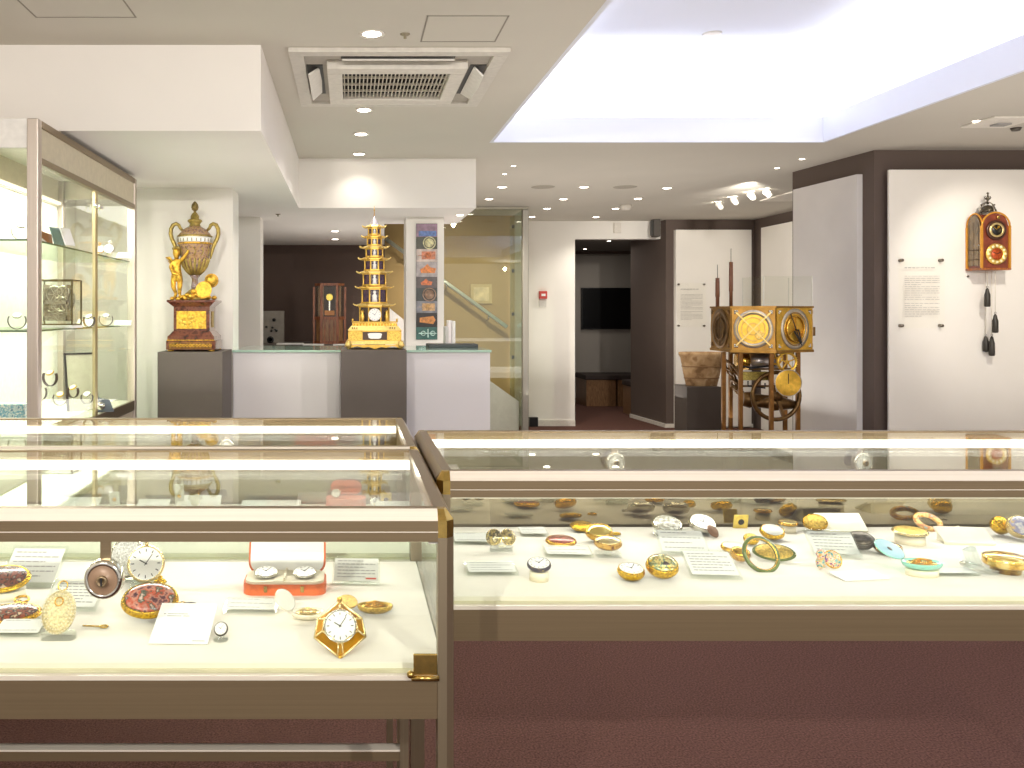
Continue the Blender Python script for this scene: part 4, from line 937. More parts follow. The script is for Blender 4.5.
b = MB().at(T(-.2*US, -17.9*US-.004, uz(320.5)) @ R(90, 'X'))
for k in range(26):
    x = random.uniform(-12, 12)*US; y = random.uniform(-6, 4 if abs(x) < 6*US else 0)*US
    b.ball((x, y, .001), random.uniform(.005, .010), sx=random.uniform(.6, 1.6), sy=random.uniform(.5, 1.2), sz=.5, seg=8, rg=5)
b.build('relief_figures', mat('bright relief gilt', (226, 186, 86), .45, .7, noise=(90, .5)), rp)
MB().at(T(17.7*US, 0, uz(320))).box(0, .003, -6*US, 6*US, -8*US, 8*US, .001).build('side_mount', 'antique', urn)
def ul(pts): return [(r*US, uz(y)) for r, y in pts]
MB().lathe(ul([(0, 301), (15, 301), (15, 299), (11, 297), (9, 294), (6, 291), (3.4, 289.5)]), 28).build('urn_foot', 'antique', urn)
MB().lathe(ul([(3.4, 290), (3.9, 287), (3.3, 284), (3.0, 280), (4.0, 278), (5.0, 277), (5.0, 275.5)]), 28).build('stem', patches('veined purple stone', [(120, 90, 80), (170, 150, 150), (140, 110, 80)], 40), urn)
por = patches('purple veined porphyry', [(110, 76, 66), (160, 130, 110), (176, 140, 90), (126, 90, 84)], 60, .2)
MB().lathe(ul([(4.5, 275.5), (8, 272), (11.5, 267), (13.8, 261), (15.2, 254), (16.2, 247), (16.5, 245)]), 40).build('urn_body', por, urn)
b = MB()
for k in range(18):
    a = 2*PI*k/18; b.tube([(r*1.02*US*math.cos(a), r*1.02*US*math.sin(a), uz(y)) for r, y in ((4.6, 275.5), (8, 272), (11.5, 267), (13.8, 261), (14.2, 259))], [.006, .008, .008, .007, .002], 6)
b.build('gadroons', 'antique', urn)
b = MB()
for k in range(12):
    a = 2*PI*k/12+.1
    b.tube([(r*1.01*US*math.cos(a+o), r*1.01*US*math.sin(a+o), uz(y)) for r, y, o in ((15.9, 249, 0), (15.3, 253, .12), (14.6, 257, 0))], .004, 5)
b.build('garland', 'antique', urn)
MB().lathe(ul([(16.6, 245.5), (17.3, 245), (17.3, 244), (16.8, 243.6)]), 40, cap=False).build('lower_band', 'gilt', urn)
dr = MB().lathe(ul([(16.8, 244.2), (16.9, 237.5)]), 48).build('dial_ring', 'white', urn)
b = MB()
for k in range(24):
    a = 2*PI*k/24; b.at(R(math.degrees(a), 'Z') @ T(16.9*US, 0, uz(241.5))); b.box(-.0005, .002, -.0028, .0028, -.009, .009)
b.build('numerals', mat('gold grey numerals', (150, 140, 120), .5), dr)
MB().lathe(ul([(17.3, 238.2), (17.5, 237), (16.8, 236.4)]), 40, cap=False).build('upper_band', 'antique', urn)
MB().lathe(ul([(16.8, 237), (15, 234), (12, 230.5), (8.5, 228.5), (6.2, 227)]), 40).build('shoulder', por, urn)
MB().lathe(ul([(6.2, 227.5), (5, 225), (6, 223.5), (7.4, 222), (6.6, 220.5), (4.2, 219.8), (4.2, 217), (2.8, 214.5), (1.2, 213), (1.2, 211.8)]), 32).build('cap', 'antique', urn)
MB().lathe(ul([(1.2, 212), (3, 210.5), (3.7, 208), (3, 205), (1.4, 203), (0, 201.8)]), 24).build('pineapple_finial', mat('finial bronze', (130, 112, 66), .45, .7, noise=(150, .4), bump=(200, 1, .004)), urn)
for s_ in (-1, 1):
    P = [(12, 231.5), (14.5, 229), (16, 226), (18.5, 224.6), (21.5, 226), (23.5, 230), (23.8, 235), (22.5, 240), (20, 245), (18.5, 249), (17.5, 254), (16, 260)]
    b = MB().tube([(s_*x*US, -.002*i, uz(y)) for i, (x, y) in enumerate(P)], [.007, .009, .010, .011, .012, .012, .012, .012, .012, .010, .008, .005], 10)
    b.build('serpent_handle', 'antique', urn)
# cherub: one continuous body, wings as parts
def skin_fig(name, verts, edges, radii, m, parent, root=0, sub=1):
    me = bpy.data.meshes.new(name); me.from_pydata(verts, edges, []); me.materials.append(M[m] if isinstance(m, str) else m)
    o = bpy.data.objects.new(name, me); C.objects.link(o); o.parent = parent
    k = o.modifiers.new('skin', 'SKIN')
    if not me.skin_vertices:
        pass
    for i, r in enumerate(radii): me.skin_vertices[0].data[i].radius = (r, r)
    me.skin_vertices[0].data[root].use_root = True
    k.use_smooth_shade = True
    sb = o.modifiers.new('sub', 'SUBSURF'); sb.levels = sub+1; sb.render_levels = sub+1
    return o
def up(px, py, dy=0): return ((px-194.8)*US, dy, uz(py))
V = [up(178.5, 276, -.05), up(178.5, 269, -.055), up(178, 263, -.055), up(178.2, 260, -.055), up(178.5, 257.5, -.06), up(178.6, 254.5, -.063), up(178.8, 251.5, -.06), up(179, 249.6, -.058),
     up(182, 263, -.07), up(186.5, 259.5, -.085), up(190.5, 254, -.09), up(191.6, 251.6, -.09),
     up(174.5, 264, -.06), up(172.8, 269, -.07), up(176, 273, -.085), up(178, 273.5, -.088),
     up(175.5, 281, -.055), up(175.5, 288, -.065), up(178, 295, -.05), up(176.5, 299, -.07),
     up(182, 281, -.06), up(182, 288, -.07), up(181.5, 296, -.06), up(184.5, 299, -.08)]
E = [(0, 1), (1, 2), (2, 3), (3, 4), (4, 5), (5, 6), (6, 7), (2, 8), (8, 9), (9, 10), (10, 11), (2, 12), (12, 13), (13, 14), (14, 15), (0, 16), (16, 17), (17, 18), (18, 19), (0, 20), (20, 21), (21, 22), (22, 23)]
RR = [4.2, 4.2, 3.6, 1.9, 3.0, 4.2, 4.0, 2.2, 2.2, 1.8, 1.4, 1.2, 2.2, 1.8, 1.4, 1.1, 3.3, 2.5, 1.7, 1.3, 3.3, 2.5, 1.7, 1.3]
try:
    skin_fig('cherub', V, E, [r*US for r in RR], 'gilt', urn)
except Exception as ex:
    print('skin fail', ex)
b = MB()
for k in range(9): a = k*.7; b.ball(up(178.8+3.0*math.cos(a), 250.8-1.8*abs(math.sin(a)), -.058+.012*math.sin(a*2)), .009, seg=8, rg=5)
b.build('cherub_hair', 'antique', urn)
b = MB().at(T(*up(178.7, 254, -.063-4.2*US)))
b.ball((0, -.001, -.001), .0035, sy=1.2, sz=1.2, seg=8, rg=6)
b.build('cherub_nose', 'gilt', urn)
b = MB().at(T(*up(178.7, 253.3, -.063-4.0*US)))
for sx in (-1, 1): b.ball((sx*.009, 0, .002), .003, seg=8, rg=5)
b.box(-.005, .005, -.002, .002, -.014, -.012)
b.build('cherub_face', 'antique', urn)
for q, (tip, dy) in enumerate((((166.5, 258.5), -.03), ((168.5, 263), -.02))):
    b = MB(); root = up(175, 263, -.045); tipv = up(*tip, dy)
    for k in range(4):
        tp = Vector(tipv)+Vector((.006*k, 0, -.007*k)); mid = (Vector(root)+tp)/2+Vector((0, 0, .01))
        b.tube([root, mid, tp], [.004, .008, .002], 6)
    b.build('cherub_wing', 'gilt', urn)
b = MB(); sash = [up(174, 272, -.08), up(177, 275, -.09), up(181, 276, -.09), up(184, 274.5, -.08)]; b.tube(sash, [.006, .012, .012, .005], 8); b.tube([sash[2], up(182.5, 281, -.085), up(182, 284, -.08)], [.010, .007, .003], 8); b.build('sash', 'gilt', urn)
b = MB().at(T(*up(205.5, 291, -.07)) @ R(12, 'Y') @ R(78, 'X')); b.lathe([(0, .006), (5.5*US, .004), (7.4*US, 0), (7.8*US, .004), (8*US, -.004), (0, -.004)], 32, sy=1.12); b.build('shield', 'gilt', urn)
b = MB().at(T(*up(212, 281.5, -.02))); b.ball((0, 0, 0), 6.2*US, seg=20, rg=12); b.torus(6.3*US, .004, n=28, seg=6, ax='y'); b.build('globe', 'gilt', urn)
b = MB()
for px, py, r, dy in ((186, 298, 2.6, -.06), (190, 296, 2.4, -.07), (194, 297.5, 3, -.08), (198, 296, 2.6, -.07), (201, 298.5, 2.4, -.06), (188, 299.5, 1.8, -.09), (209, 298, 2.4, -.03), (214, 298.5, 2.2, 0), (174, 299.5, 2, -.05), (196, 292.5, 2.2, -.08), (180, 299.8, 2.6, -.05)):
    b.ball(up(px, py, dy), r*US, sx=1.3, seg=10, rg=6)
b.build('attributes', 'gilt', urn)

# ================================================================== PAGODA CLOCK
PX, PY = (374.3-350)*4.785/F, 4.785; PS = PY/F; PZ = H-.2057
def pz(y): return (349.4-y)*PS
pg = thing('pagoda_clock', 'tall gold pagoda clock with upturned tier roofs and white dial', 'clock', (PX, PY, PZ))
lg = mat('bright pagoda gold', (220, 178, 86), .35, .8, noise=(60, .15)); cg = mat('cream gold', (222, 192, 116), .4, .6, noise=(90, .15))
pur = patches('violet enamel niche', [(52, 40, 84), (84, 62, 80), (60, 48, 70)], 50)
b = MB(); fp = [(-29, 349.4), (-29, 345)]
def bx(b, hw, y0, y1, hd_=None): b.box(-hw*PS, hw*PS, -(hd_ or hw)*PS, (hd_ or hw)*PS, pz(y0), pz(y1))
for sx in (-1, 1):
    for sy in (-1, 1):
        f = MB().at(T(sx*25*PS, sy*19*PS, 0) @ R(45*(-sx*sy), 'Z')); f.tube([(0, 0, .014), (0, -.008*sy*-1, .02), (0, 0, .045)], [.012, .02, .014], 10); f.ball((0, 0, .0165), .016, seg=12, rg=8); f.build('foot', cg, pg)
b = MB()
def frus(b, h0, h1, d0, d1, y0, y1):
    lo = [b._v((sx*h0*PS, sy*d0*PS, pz(y0))) for sx, sy in ((-1, -1), (1, -1), (1, 1), (-1, 1))]; hi = [b._v((sx*h1*PS, sy*d1*PS, pz(y1))) for sx, sy in ((-1, -1), (1, -1), (1, 1), (-1, 1))]
    b.face(hi); b.face(list(reversed(lo)))
    for i in range(4): b.face([lo[i], lo[(i+1) % 4], hi[(i+1) % 4], hi[i]])
frus(b, 27.5, 26, 21, 20, 344.5, 341.2); b.build('base_moulding', cg, pg)
b = MB(); sc = [(-26, 345), (26, 345), (23, 347.5), (17, 346.2), (11, 347.8), (6, 347), (0, 349), (-6, 347), (-11, 347.8), (-17, 346.2), (-23, 347.5)]
b.prism([(x*PS, pz(y)) for x, y in sc], -21*PS, -20*PS, 'y'); b.build('scroll_apron', lg, pg)
bb = MB(); bx(bb, 24.5, 341.3, 331, 18); base = bb.build('base_box', 'engraved', pg)
b = MB()
for x in (-26, -13.5, 12, 24.5): b.box(x*PS, (x+1.5)*PS, -19*PS, -18*PS, pz(341.3), pz(331))
b.box(-26*PS, 26*PS, -19*PS, -18*PS, pz(341.4), pz(340.2)); b.box(-26*PS, 26*PS, -19*PS, -18*PS, pz(332.2), pz(331)); b.build('base_frame', lg, base)
nb = MB().box(-12*PS, 12*PS, -18.4*PS, -18.05*PS, pz(340.2), pz(332.2)).build('niche', 'darkbrown', base)
MB().at(T(0, -18.5*PS, pz(336.2)) @ R(90, 'X')).prism([(-7*PS, 2*PS), (-5*PS, 2.8*PS), (5*PS, 2.8*PS), (7*PS, 2*PS), (6*PS, -2*PS), (4*PS, -2.8*PS), (-4*PS, -2.8*PS), (-6*PS, -2*PS)], 0, .008).build('plaque', 'white', base)
b = MB(); frus(b, 26.5, 22.5, 20, 17, 331, 326.5); cor = b.build('cornice', cg, pg)
for k in range(6):
    x = (-22+k*2.2)*PS if k < 3 else (15+(k-3)*2.2)*PS; MB().ball((x, -19.3*PS, pz(328.4)), .0038, seg=8, rg=5).build('gem', 'black', cor)
b = MB()
b.box(-22*PS, 22*PS, -17*PS, -16.4*PS, pz(323.3), pz(322.3)); b.box(-22*PS, 22*PS, 16.4*PS, 17*PS, pz(323.3), pz(322.3))
for sx in (-1, 1): b.box(sx*22*PS-.002, sx*22*PS+.002, -17*PS, 17*PS, pz(323.3), pz(322.3))
for k in range(15): b.box((-21.5+k*3)*PS-.002, (-21.5+k*3)*PS+.002, -17*PS, -16.4*PS, pz(326.6), pz(322.5))
b.build('balustrade', lg, pg)
b = MB(); b.box(-22*PS, 22*PS, -16*PS, 16*PS, pz(326.6), pz(324)); b.build('terrace', 'gold', pg)
for sx in (-1, 1): MB().at(T(sx*21.7*PS, -16.7*PS, pz(322.5))).lathe([(0, 0), (.006, 0), (.004, .008), (.007, .012), (0, .02)], 10).build('corner_finial', lg, pg)
roof_y = [305, 287.5, 272.5, 259, 247.5, 237, 227]; hwr = [19.5, 17.5, 16, 14.2, 12.5, 10.8, 9.5]; hwb = [15.3, 12.8, 11.6, 10, 8.6, 7.2, 6.2]
def octo(r, a0=PI/8): return [(r*math.cos(a0+k*PI/4)/math.cos(PI/8), r*math.sin(a0+k*PI/4)/math.cos(PI/8)) for k in range(8)]
prev = 324
for i, (ry, hr, hb) in enumerate(zip(roof_y, hwr, hwb)):
    tr = bpy.data.objects.new('tier', None); C.objects.link(tr); tr.parent = pg
    z0_, z1_ = pz(prev), pz(ry+2)
    core = .86
    MB().prism([(x, y) for x, y in octo(hb*core*PS)], z0_, z1_).build('niche_wall', pur if 0 < i else 'darkbrown', tr)
    for x, y in octo(hb*PS*.94): MB().at(T(x, y, 0)).lathe([(.0052, z0_), (.0042, z0_+.004), (.0042, z1_-.004), (.0055, z1_)], 10).build('column', lg, tr)
    b = MB().prism(octo(hb*PS*1.04), z0_-.001, z0_+.006); b.prism(octo(hb*PS*1.04), z1_-.007, z1_); b.build('tier_bands', lg, tr)
    # roof with upturned corners
    b = MB(); n8 = 8; O = octo(hb*PS*1.06); Q = octo(hr*PS*.93); zr0, zr1 = pz(ry+2), pz(ry-1.2)
    lo = [b._v((x, y, zr0)) for x, y in O]; hi = [b._v((x, y, zr1)) for x, y in octo(hb*PS*.8)]
    out = [b._v((x, y, zr0+.001)) for x, y in Q]; out2 = [b._v((x, y, zr0+.007)) for x, y in Q]
    for k in range(8):
        j = (k+1) % 8
        b.face([lo[k], lo[j], out[j], out[k]]); b.face([out[k], out[j], out2[j], out2[k]]); b.face([out2[k], out2[j], hi[j], hi[k]])
    b.face(hi)
    rf = b.build('roof', cg if i % 2 == 0 else lg, tr)
    for x, y in octo(hr*PS*.9):
        d = Vector((x, y, 0)).normalized(); p0 = Vector((x, y, zr0+.003))-d*.012
        MB().tube([p0-d*.01, p0+d*.012, p0+d*.026+Vector((0, 0, .004)), p0+d*.034+Vector((0, 0, .010))], [.005, .004, .003, .002], 6).build('roof_corner', cg, tr)
    zc_ = (z0_+z1_)/2; hh = z1_-z0_
    if i == 0:
        b = MB().at(T(0, -hb*PS*.9, zc_) @ R(90, 'X')); b.lathe([(6.6*PS, 0), (6.6*PS, .004), (6*PS, .006)], 32); b.build('bezel', lg, tr)
        b = MB().at(T(0, -hb*PS*.9-.0065, zc_) @ R(90, 'X')); dial_mesh(b, 6.2*PS, .001); b.build('dial', ['white', mat('light numerals', (110, 110, 130), .6)], tr)
        for sx in (-1, 1): b = MB().at(T(sx*hb*.78*PS, -hb*.70*PS, z0_)); b.lathe([(0, 0), (.012, 0), (.010, .02), (.014, .04), (.007, .055), (.010, .066), (0, .078)], 12); b.build('guardian_figure', lg, tr)
    else:
        b = MB().at(T(0, -hb*PS*.90, z0_+.006)); k = hh/.075
        b.lathe([(0, 0), (.014*k, 0), (.011*k, .02*k), (.013*k, .032*k), (.005*k, .042*k), (.009*k, .05*k), (.006*k, .058*k), (0, .06*k)], 14, sy=.5); b.build('white_figure', 'white', tr)
        b = MB().at(T(0, -hb*PS*.885, zc_))
        for sx in (-1, 1): b.at(T(sx*hb*PS*.3, -hb*PS*.885, zc_)); b.tube([(0, 0, -hh*.4), (0, 0, hh*.2), (-sx*.008, 0, hh*.36)], .0014, 6)
        b.build('arch', 'silver', tr)
    prev = ry-1
MB().lathe([(4.6*PS, pz(226.2)), (4.2*PS, pz(225)), (2.2*PS, pz(221.5)), (.7*PS, pz(217.5)), (0, pz(217))], 24).build('spire_cone', mat('silver cone', (214, 208, 214), .25, .6), pg)
MB().at(T(0, 0, pz(217.2))).lathe([(.002, 0), (.002, .03), (.0045, .034), (.002, .038), (.0012, .058), (0, .06)], 10).build('finial', lg, pg)

# ================================================================== BEHIND THE COUNTER
ZB = 1.03
tag(MB().box(-1.6, .33, 7.55, 9.2, 0, ZB, .003).build('back_counter', mat('dark back counter', (90, 82, 78), .5)), 'low dark counter along the umber wall behind reception', 'counter')
for x, y, w_, d_, lab in ((-.72, 8.3, .26, .2, 'sheet of grey paper at the left of the back counter'), (-.45, 8.1, .2, .14, 'white paper left of centre on the back counter'), (-.16, 8.0, .3, .2, 'white paper in front of the hexagonal wooden clock')):
    tag(MB().box(x, x+w_, y, y+d_, ZB+.0005, ZB+.012, .001).build('paper_stack', 'card'), lab, 'paper')
# glazed hexagonal wooden clock
GX, GY = (329.6-350)*8.6/F, 8.6; gs = GY/F
hx = thing('lantern_clock_case', 'hexagonal glazed wooden clock case standing against the umber wall', 'clock', (GX, GY, ZB+.0005))
mah = wood('mahogany', (178, 104, 60), (112, 60, 34)); oak = wood('pale ribbed wood', (182, 140, 96), (140, 96, 60))
hh = (343.6-283.5)*gs; R0 = 15.5*gs
hexp = lambda r: [(r*math.cos(k*PI/3), r*math.sin(k*PI/3)*.8) for k in range(6)]
b = MB()
for k, (x, y) in enumerate(hexp(R0)): b.box(x-.011, x+.011, y-.011, y+.011, 0, hh*.94 if k in (0, 3) else hh)
b.build('corner_posts', mah, hx)
b = MB(); b.prism(hexp(R0*.96), hh*.96, hh); b.prism(hexp(R0*1.02), hh*.40, hh*.45); b.prism(hexp(R0*1.02), 0, .03); b.build('rails', mah, hx)
b = MB(); P6 = hexp(R0*.86); b.prism(P6, .03, hh*.40); b.build('lower_panels', oak, hx)
b = MB()
for x in (-.09, -.045, 0, .045, .09): b.box(x-.005, x+.005, -R0*.70, -R0*.66, .03, hh*.40)
b.build('ribs', mah, hx)
MB().prism(hexp(R0*.88), hh*.45, hh*.96).build('glass_panes', 'cabglass', hx)
b = MB()
for x in (-R0*.66, -R0*.42, R0*.45, R0*.68): b.box(x-.009, x+.009, 0, .02, hh*.45, hh*.96)
b.build('inner_slats', oak, hx)
b = MB().at(T(0, -.03, hh*.77) @ R(90, 'X')); dial_mesh(b, .034, .004, hands=False); mv = b.build('dial', [mat('brass dial', (230, 200, 90), .3, .6), 'ink'], hx)
MB().at(T(0, -.02, 0)).box(-.006, .006, 0, .01, hh*.55, hh*.75).build('pendulum_rod', 'silver', hx)
MB().at(T(0, -.02, hh*.50)).box(-.05, .05, -.02, .03, -.02, .03, .004).build('movement_base', mat('orange wood block', (220, 140, 50), .4), hx)
# grey instrument panel
ip = thing('instrument_panel', 'grey square panel with black knobs at the left of the back counter', 'instrument', ((262-350)*8.8/F, 8.8, ZB))
iw = 22*8.8/F; ih = 32*8.8/F
MB().box(-iw, iw, 0, .08, 0, ih, .004).build('panel_body', mat('instrument grey', (150, 144, 134), .5, noise=(20, .1)), ip)
for x, z, r in ((.55, .72, .016), (.2, .50, .012), (.48, .48, .012), (.43, .38, .012), (.66, .38, .012), (.60, .42, .008)):
    MB().at(T(x*iw, 0, z*ih) @ R(90, 'X')).lathe([(0, .014), (r, .014), (r*1.1, 0)], 16).build('knob', 'black', ip)
MB().at(T(.38*iw, 0, .10*ih) @ R(90, 'X')).lathe([(.022, .004), (.036, .004), (.036, 0)], 28).build('meter', 'black', ip)
# ---- stairs
hr0, hr1 = W(386, 239, 9.3), W(507, 327, 9.3)
h_ = thing('handrail', 'white metal handrail sloping down the tan stair wall', 'handrail', hr0)
dv = hr1-hr0
MB().tube([(0, 0, 0), tuple(dv)], .022, 12).build('rail', mat('pale green grey rail', (206, 210, 196), .3, .5), h_)
for f_ in (.15, .5, .85):
    p_ = dv*f_; MB().tube([(p_.x, p_.y+.0, p_.z), (p_.x, p_.y+.03, p_.z-.06), (p_.x, .19, p_.z-.08)], .008, 8).build('bracket', 'silver', h_)
b = MB()
top = [W(385.5, 305, 8.9), W(404, 320, 8.9), W(490, 381, 8.9), W(518, 401, 8.9)]
b.prism([(top[0].x, 0.0), (top[0].x, top[0].z), (top[1].x, top[1].z), (top[2].x, top[2].z), (top[3].x, top[3].z), (top[3].x, 0)], 8.86, 8.94, 'y')
st = thing('staircase', 'white-sided staircase descending behind the stair glass', 'staircase', (0, 0, 0))
b.build('stringer', mat('stair white', (224, 220, 218), .5), st)
b = MB()
nst = 9
for k in range(nst):
    f_ = k/nst; x = top[3].x-(top[3].x-top[0].x)*(k+1)/nst; z = top[3].z+(top[0].z-top[3].z)*k/nst
    b.box(x, x+(top[3].x-top[0].x)/nst, 8.94, 9.49, 0, max(.05, z-.12))
b.build('steps', 'carpet', st)
gs_ = thing('glass_screen', 'tall metal-framed glass screen in front of the staircase', 'glass screen', (0, 0, 0))
gx0, gx1 = (444-350)*8.2/F, (522-350)*8.73/F
for a, c, lab in ((gx1, gx1+.062, ''),): MB().box(a, c, 8.70, 8.76, 0, H+1.05, .004).build('post', brushed('grey screen post', (158, 154, 144), .4, .7, 'Z'), gs_)
MB().box(gx0, gx1+.062, 8.69, 8.77, H+1.05, ZC-.001, .002).build('top_frame', brushed('grey screen frame', (150, 145, 130), .4, .7, 'X'), gs_)
MB().box(gx0, gx1, 8.725, 8.735, 0.01, H+1.05).build('front_pane', glass('screen glass', (248, 250, 246), .07, rmax=.8), gs_)
MB().box(gx1+.01, gx1+.022, 8.78, 9.45, 0.01, H+1.05).build('side_pane', glass('side pane glass', (226, 238, 228), .12, rmax=.7), gs_)
b = MB()
for py in (227, 271, 314, 357): p_ = W(511, py, 9.3); b.at(T(gx1+.008, 9.25, p_.z) @ R(90, 'Y')).lathe([(0, -.012), (.02, -.012), (.02, .004), (0, .004)], 14)
b.build('glass_clips', 'black', gs_)
fr_ = thing('framed_picture', 'small square framed picture on the tan stair wall', 'picture', W(481, 294, 9.49))
MB().box(-.12, .12, -.02, 0, -.11, .11, .004).build('frame', mat('tan frame', (196, 172, 120), .5), fr_); MB().box(-.085, .085, -.022, -.018, -.075, .075).build('print', mat('pale print', (216, 196, 150), .6, noise=(12, .3)), fr_)
# ---- back wall fittings
t = thing('fire_call_point', 'red fire alarm call point on the white back wall', 'fire alarm', W(542.5, 295, 10.07))
MB().box(-.045, .045, -.05, 0, -.045, .045, .004).build('housing', mat('alarm red', (196, 60, 50), .4), t); MB().box(-.024, .024, -.053, -.049, -.014, .014).build('window', 'card', t)
MB().box(-.045, .045, -.012, 0, -.14, -.055, .002).build('notice', mat('pale notice', (216, 212, 206), .6), t)
tag(MB().at(T(*W(533, 422, 10.05))).box(-.05, .05, -.05, .01, -.06, .06, .003).build('door_stop_box', 'black'), 'small black box at the foot of the back wall', 'box')
t = thing('loudspeaker', 'dark grey loudspeaker mounted above the end of the opening header', 'loudspeaker', W(655, 229, 9.97))
MB().box(-.05, .03, -.1, .0, -.1, .11, .012).build('cabinet', mat('speaker grey', (84, 78, 72), .6), t); MB().box(-.06, -.05, -.09, -.01, -.08, .09).build('grille', 'black', t)
tag(MB().at(T(*W(617, 228, 10.06))).box(-.04, .04, -.03, 0.01, -.06, .06, .004).build('wall_sensor', 'trim'), 'white wall sensor box on the header above the opening', 'sensor')
t = thing('television', 'black flat television on the inner room wall', 'television', W(610, 308.5, 12.74))
MB().box(-.44, .52, -.05, 0.0, -.31, .31, .004).build('casing', 'black', t); MB().box(-.425, .505, -.053, -.049, -.295, .295).build('screen', 'screen', t)
bw_ = wood('bench oak', (150, 112, 76), (112, 80, 52)); cush = mat('dark brown cushion', (56, 44, 40), .7)
for lab, xa, xb, ya, yb, zt_ in (('left low wooden bench with dark cushion against the inner wall', 2.33+1.05, 2.33+1.05+.42, 12.15, 12.7, .45), ('right low wooden bench with dark cushion against the inner wall', 3.83, 4.3, 12.15, 12.7, .45), ('low bench with dark cushion nearest the opening, half hidden by the taupe wall', 3.66, 4.3, 11.0, 11.4, .45)):
    t = thing('bench', lab, 'bench', (xa, ya, 0)); MB().box(0, xb-xa, 0, yb-ya, 0, zt_-.07, .004).build('base', bw_, t); MB().box(-.02, xb-xa+.01, -.02, yb-ya, zt_-.07, zt_, .012).build('cushion', cush, t)

# ================================================================== BASIN + PLINTH
plinth('dark grey plinth under the weathered stone basin', (687-350)*8.3/F, (722-350)*8.3/F, 8.3, 8.62, H-75*8.3/F)
BZ = H-75*8.3/F
bs = thing('stone_basin', 'weathered tan basin flaring upward, on a dark plinth', 'basin', ((701.5-350)*8.45/F, 8.45, BZ+.0005))
k = 8.45/F
stone = patches('weathered stone', [(124, 92, 58), (166, 132, 92), (188, 156, 116), (148, 112, 74)], 7, .85, coat=0)
MB().lathe([(0, 0), (15*k, 0), (15.5*k, .01), (18*k, 12*k), (20.8*k, 28*k), (22.6*k, 31*k), (22.6*k, 33.5*k), (20.5*k, 33.5*k), (19*k, 28*k), (14*k, 4*k), (0, 3*k)], 40, sy=.55).build('bowl', stone, bs)
b = MB()
for r_, z_ in ((16.9, 8), (19.2, 19.5)): b.torus(r_*k, .006, (0, 0, z_*k), sy=.55, n=40, seg=6)
b.build('bands', mat('band stone', (140, 106, 70), .8), bs)

# ================================================================== ASTRONOMICAL MACHINE
zb0, zb1 = 1.098, 1.382
am = thing('astronomical_clock', 'brass many-sided astronomical clock machine on tall legs with large dials', 'clock', (0, 0, 0))
AP = [(2.49, 5.86), (2.479, 5.53), (2.716, 5.42), (3.03, 5.57), (3.13, 5.86), (2.98, 6.08), (2.66, 6.08)]
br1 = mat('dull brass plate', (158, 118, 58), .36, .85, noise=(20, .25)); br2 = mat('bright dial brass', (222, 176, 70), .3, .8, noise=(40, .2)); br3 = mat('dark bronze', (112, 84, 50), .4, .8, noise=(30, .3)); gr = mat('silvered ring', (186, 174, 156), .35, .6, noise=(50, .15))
cx_, cy_ = sum(p[0] for p in AP)/7, sum(p[1] for p in AP)/7
b = MB(); inn = [(cx_+(x-cx_)*.97, cy_+(y-cy_)*.97) for x, y in AP]; b.prism(inn, zb0+.005, zb1-.004); b.build('drum_body', br1, am)
b = MB(); grow = lambda f: [(cx_+(x-cx_)*f, cy_+(y-cy_)*f) for x, y in AP]
b.prism(grow(1.03), zb1-.006, zb1+.006); b.prism(grow(1.03), zb0-.010, zb0+.006); b.build('cornices', br1, am)
def face_frame(i):
    p, q = Vector((*AP[i], 0)), Vector((*AP[(i+1) % 7], 0)); u = (q-p).normalized(); nrm = Vector((u.y, -u.x, 0)); c = (p+q)/2
    m = Matrix(((u.x, 0, nrm.x, c.x), (u.y, 0, nrm.y, c.y), (0, 1, 0, (zb0+zb1)/2), (0, 0, 0, 1))); return m, (q-p).length
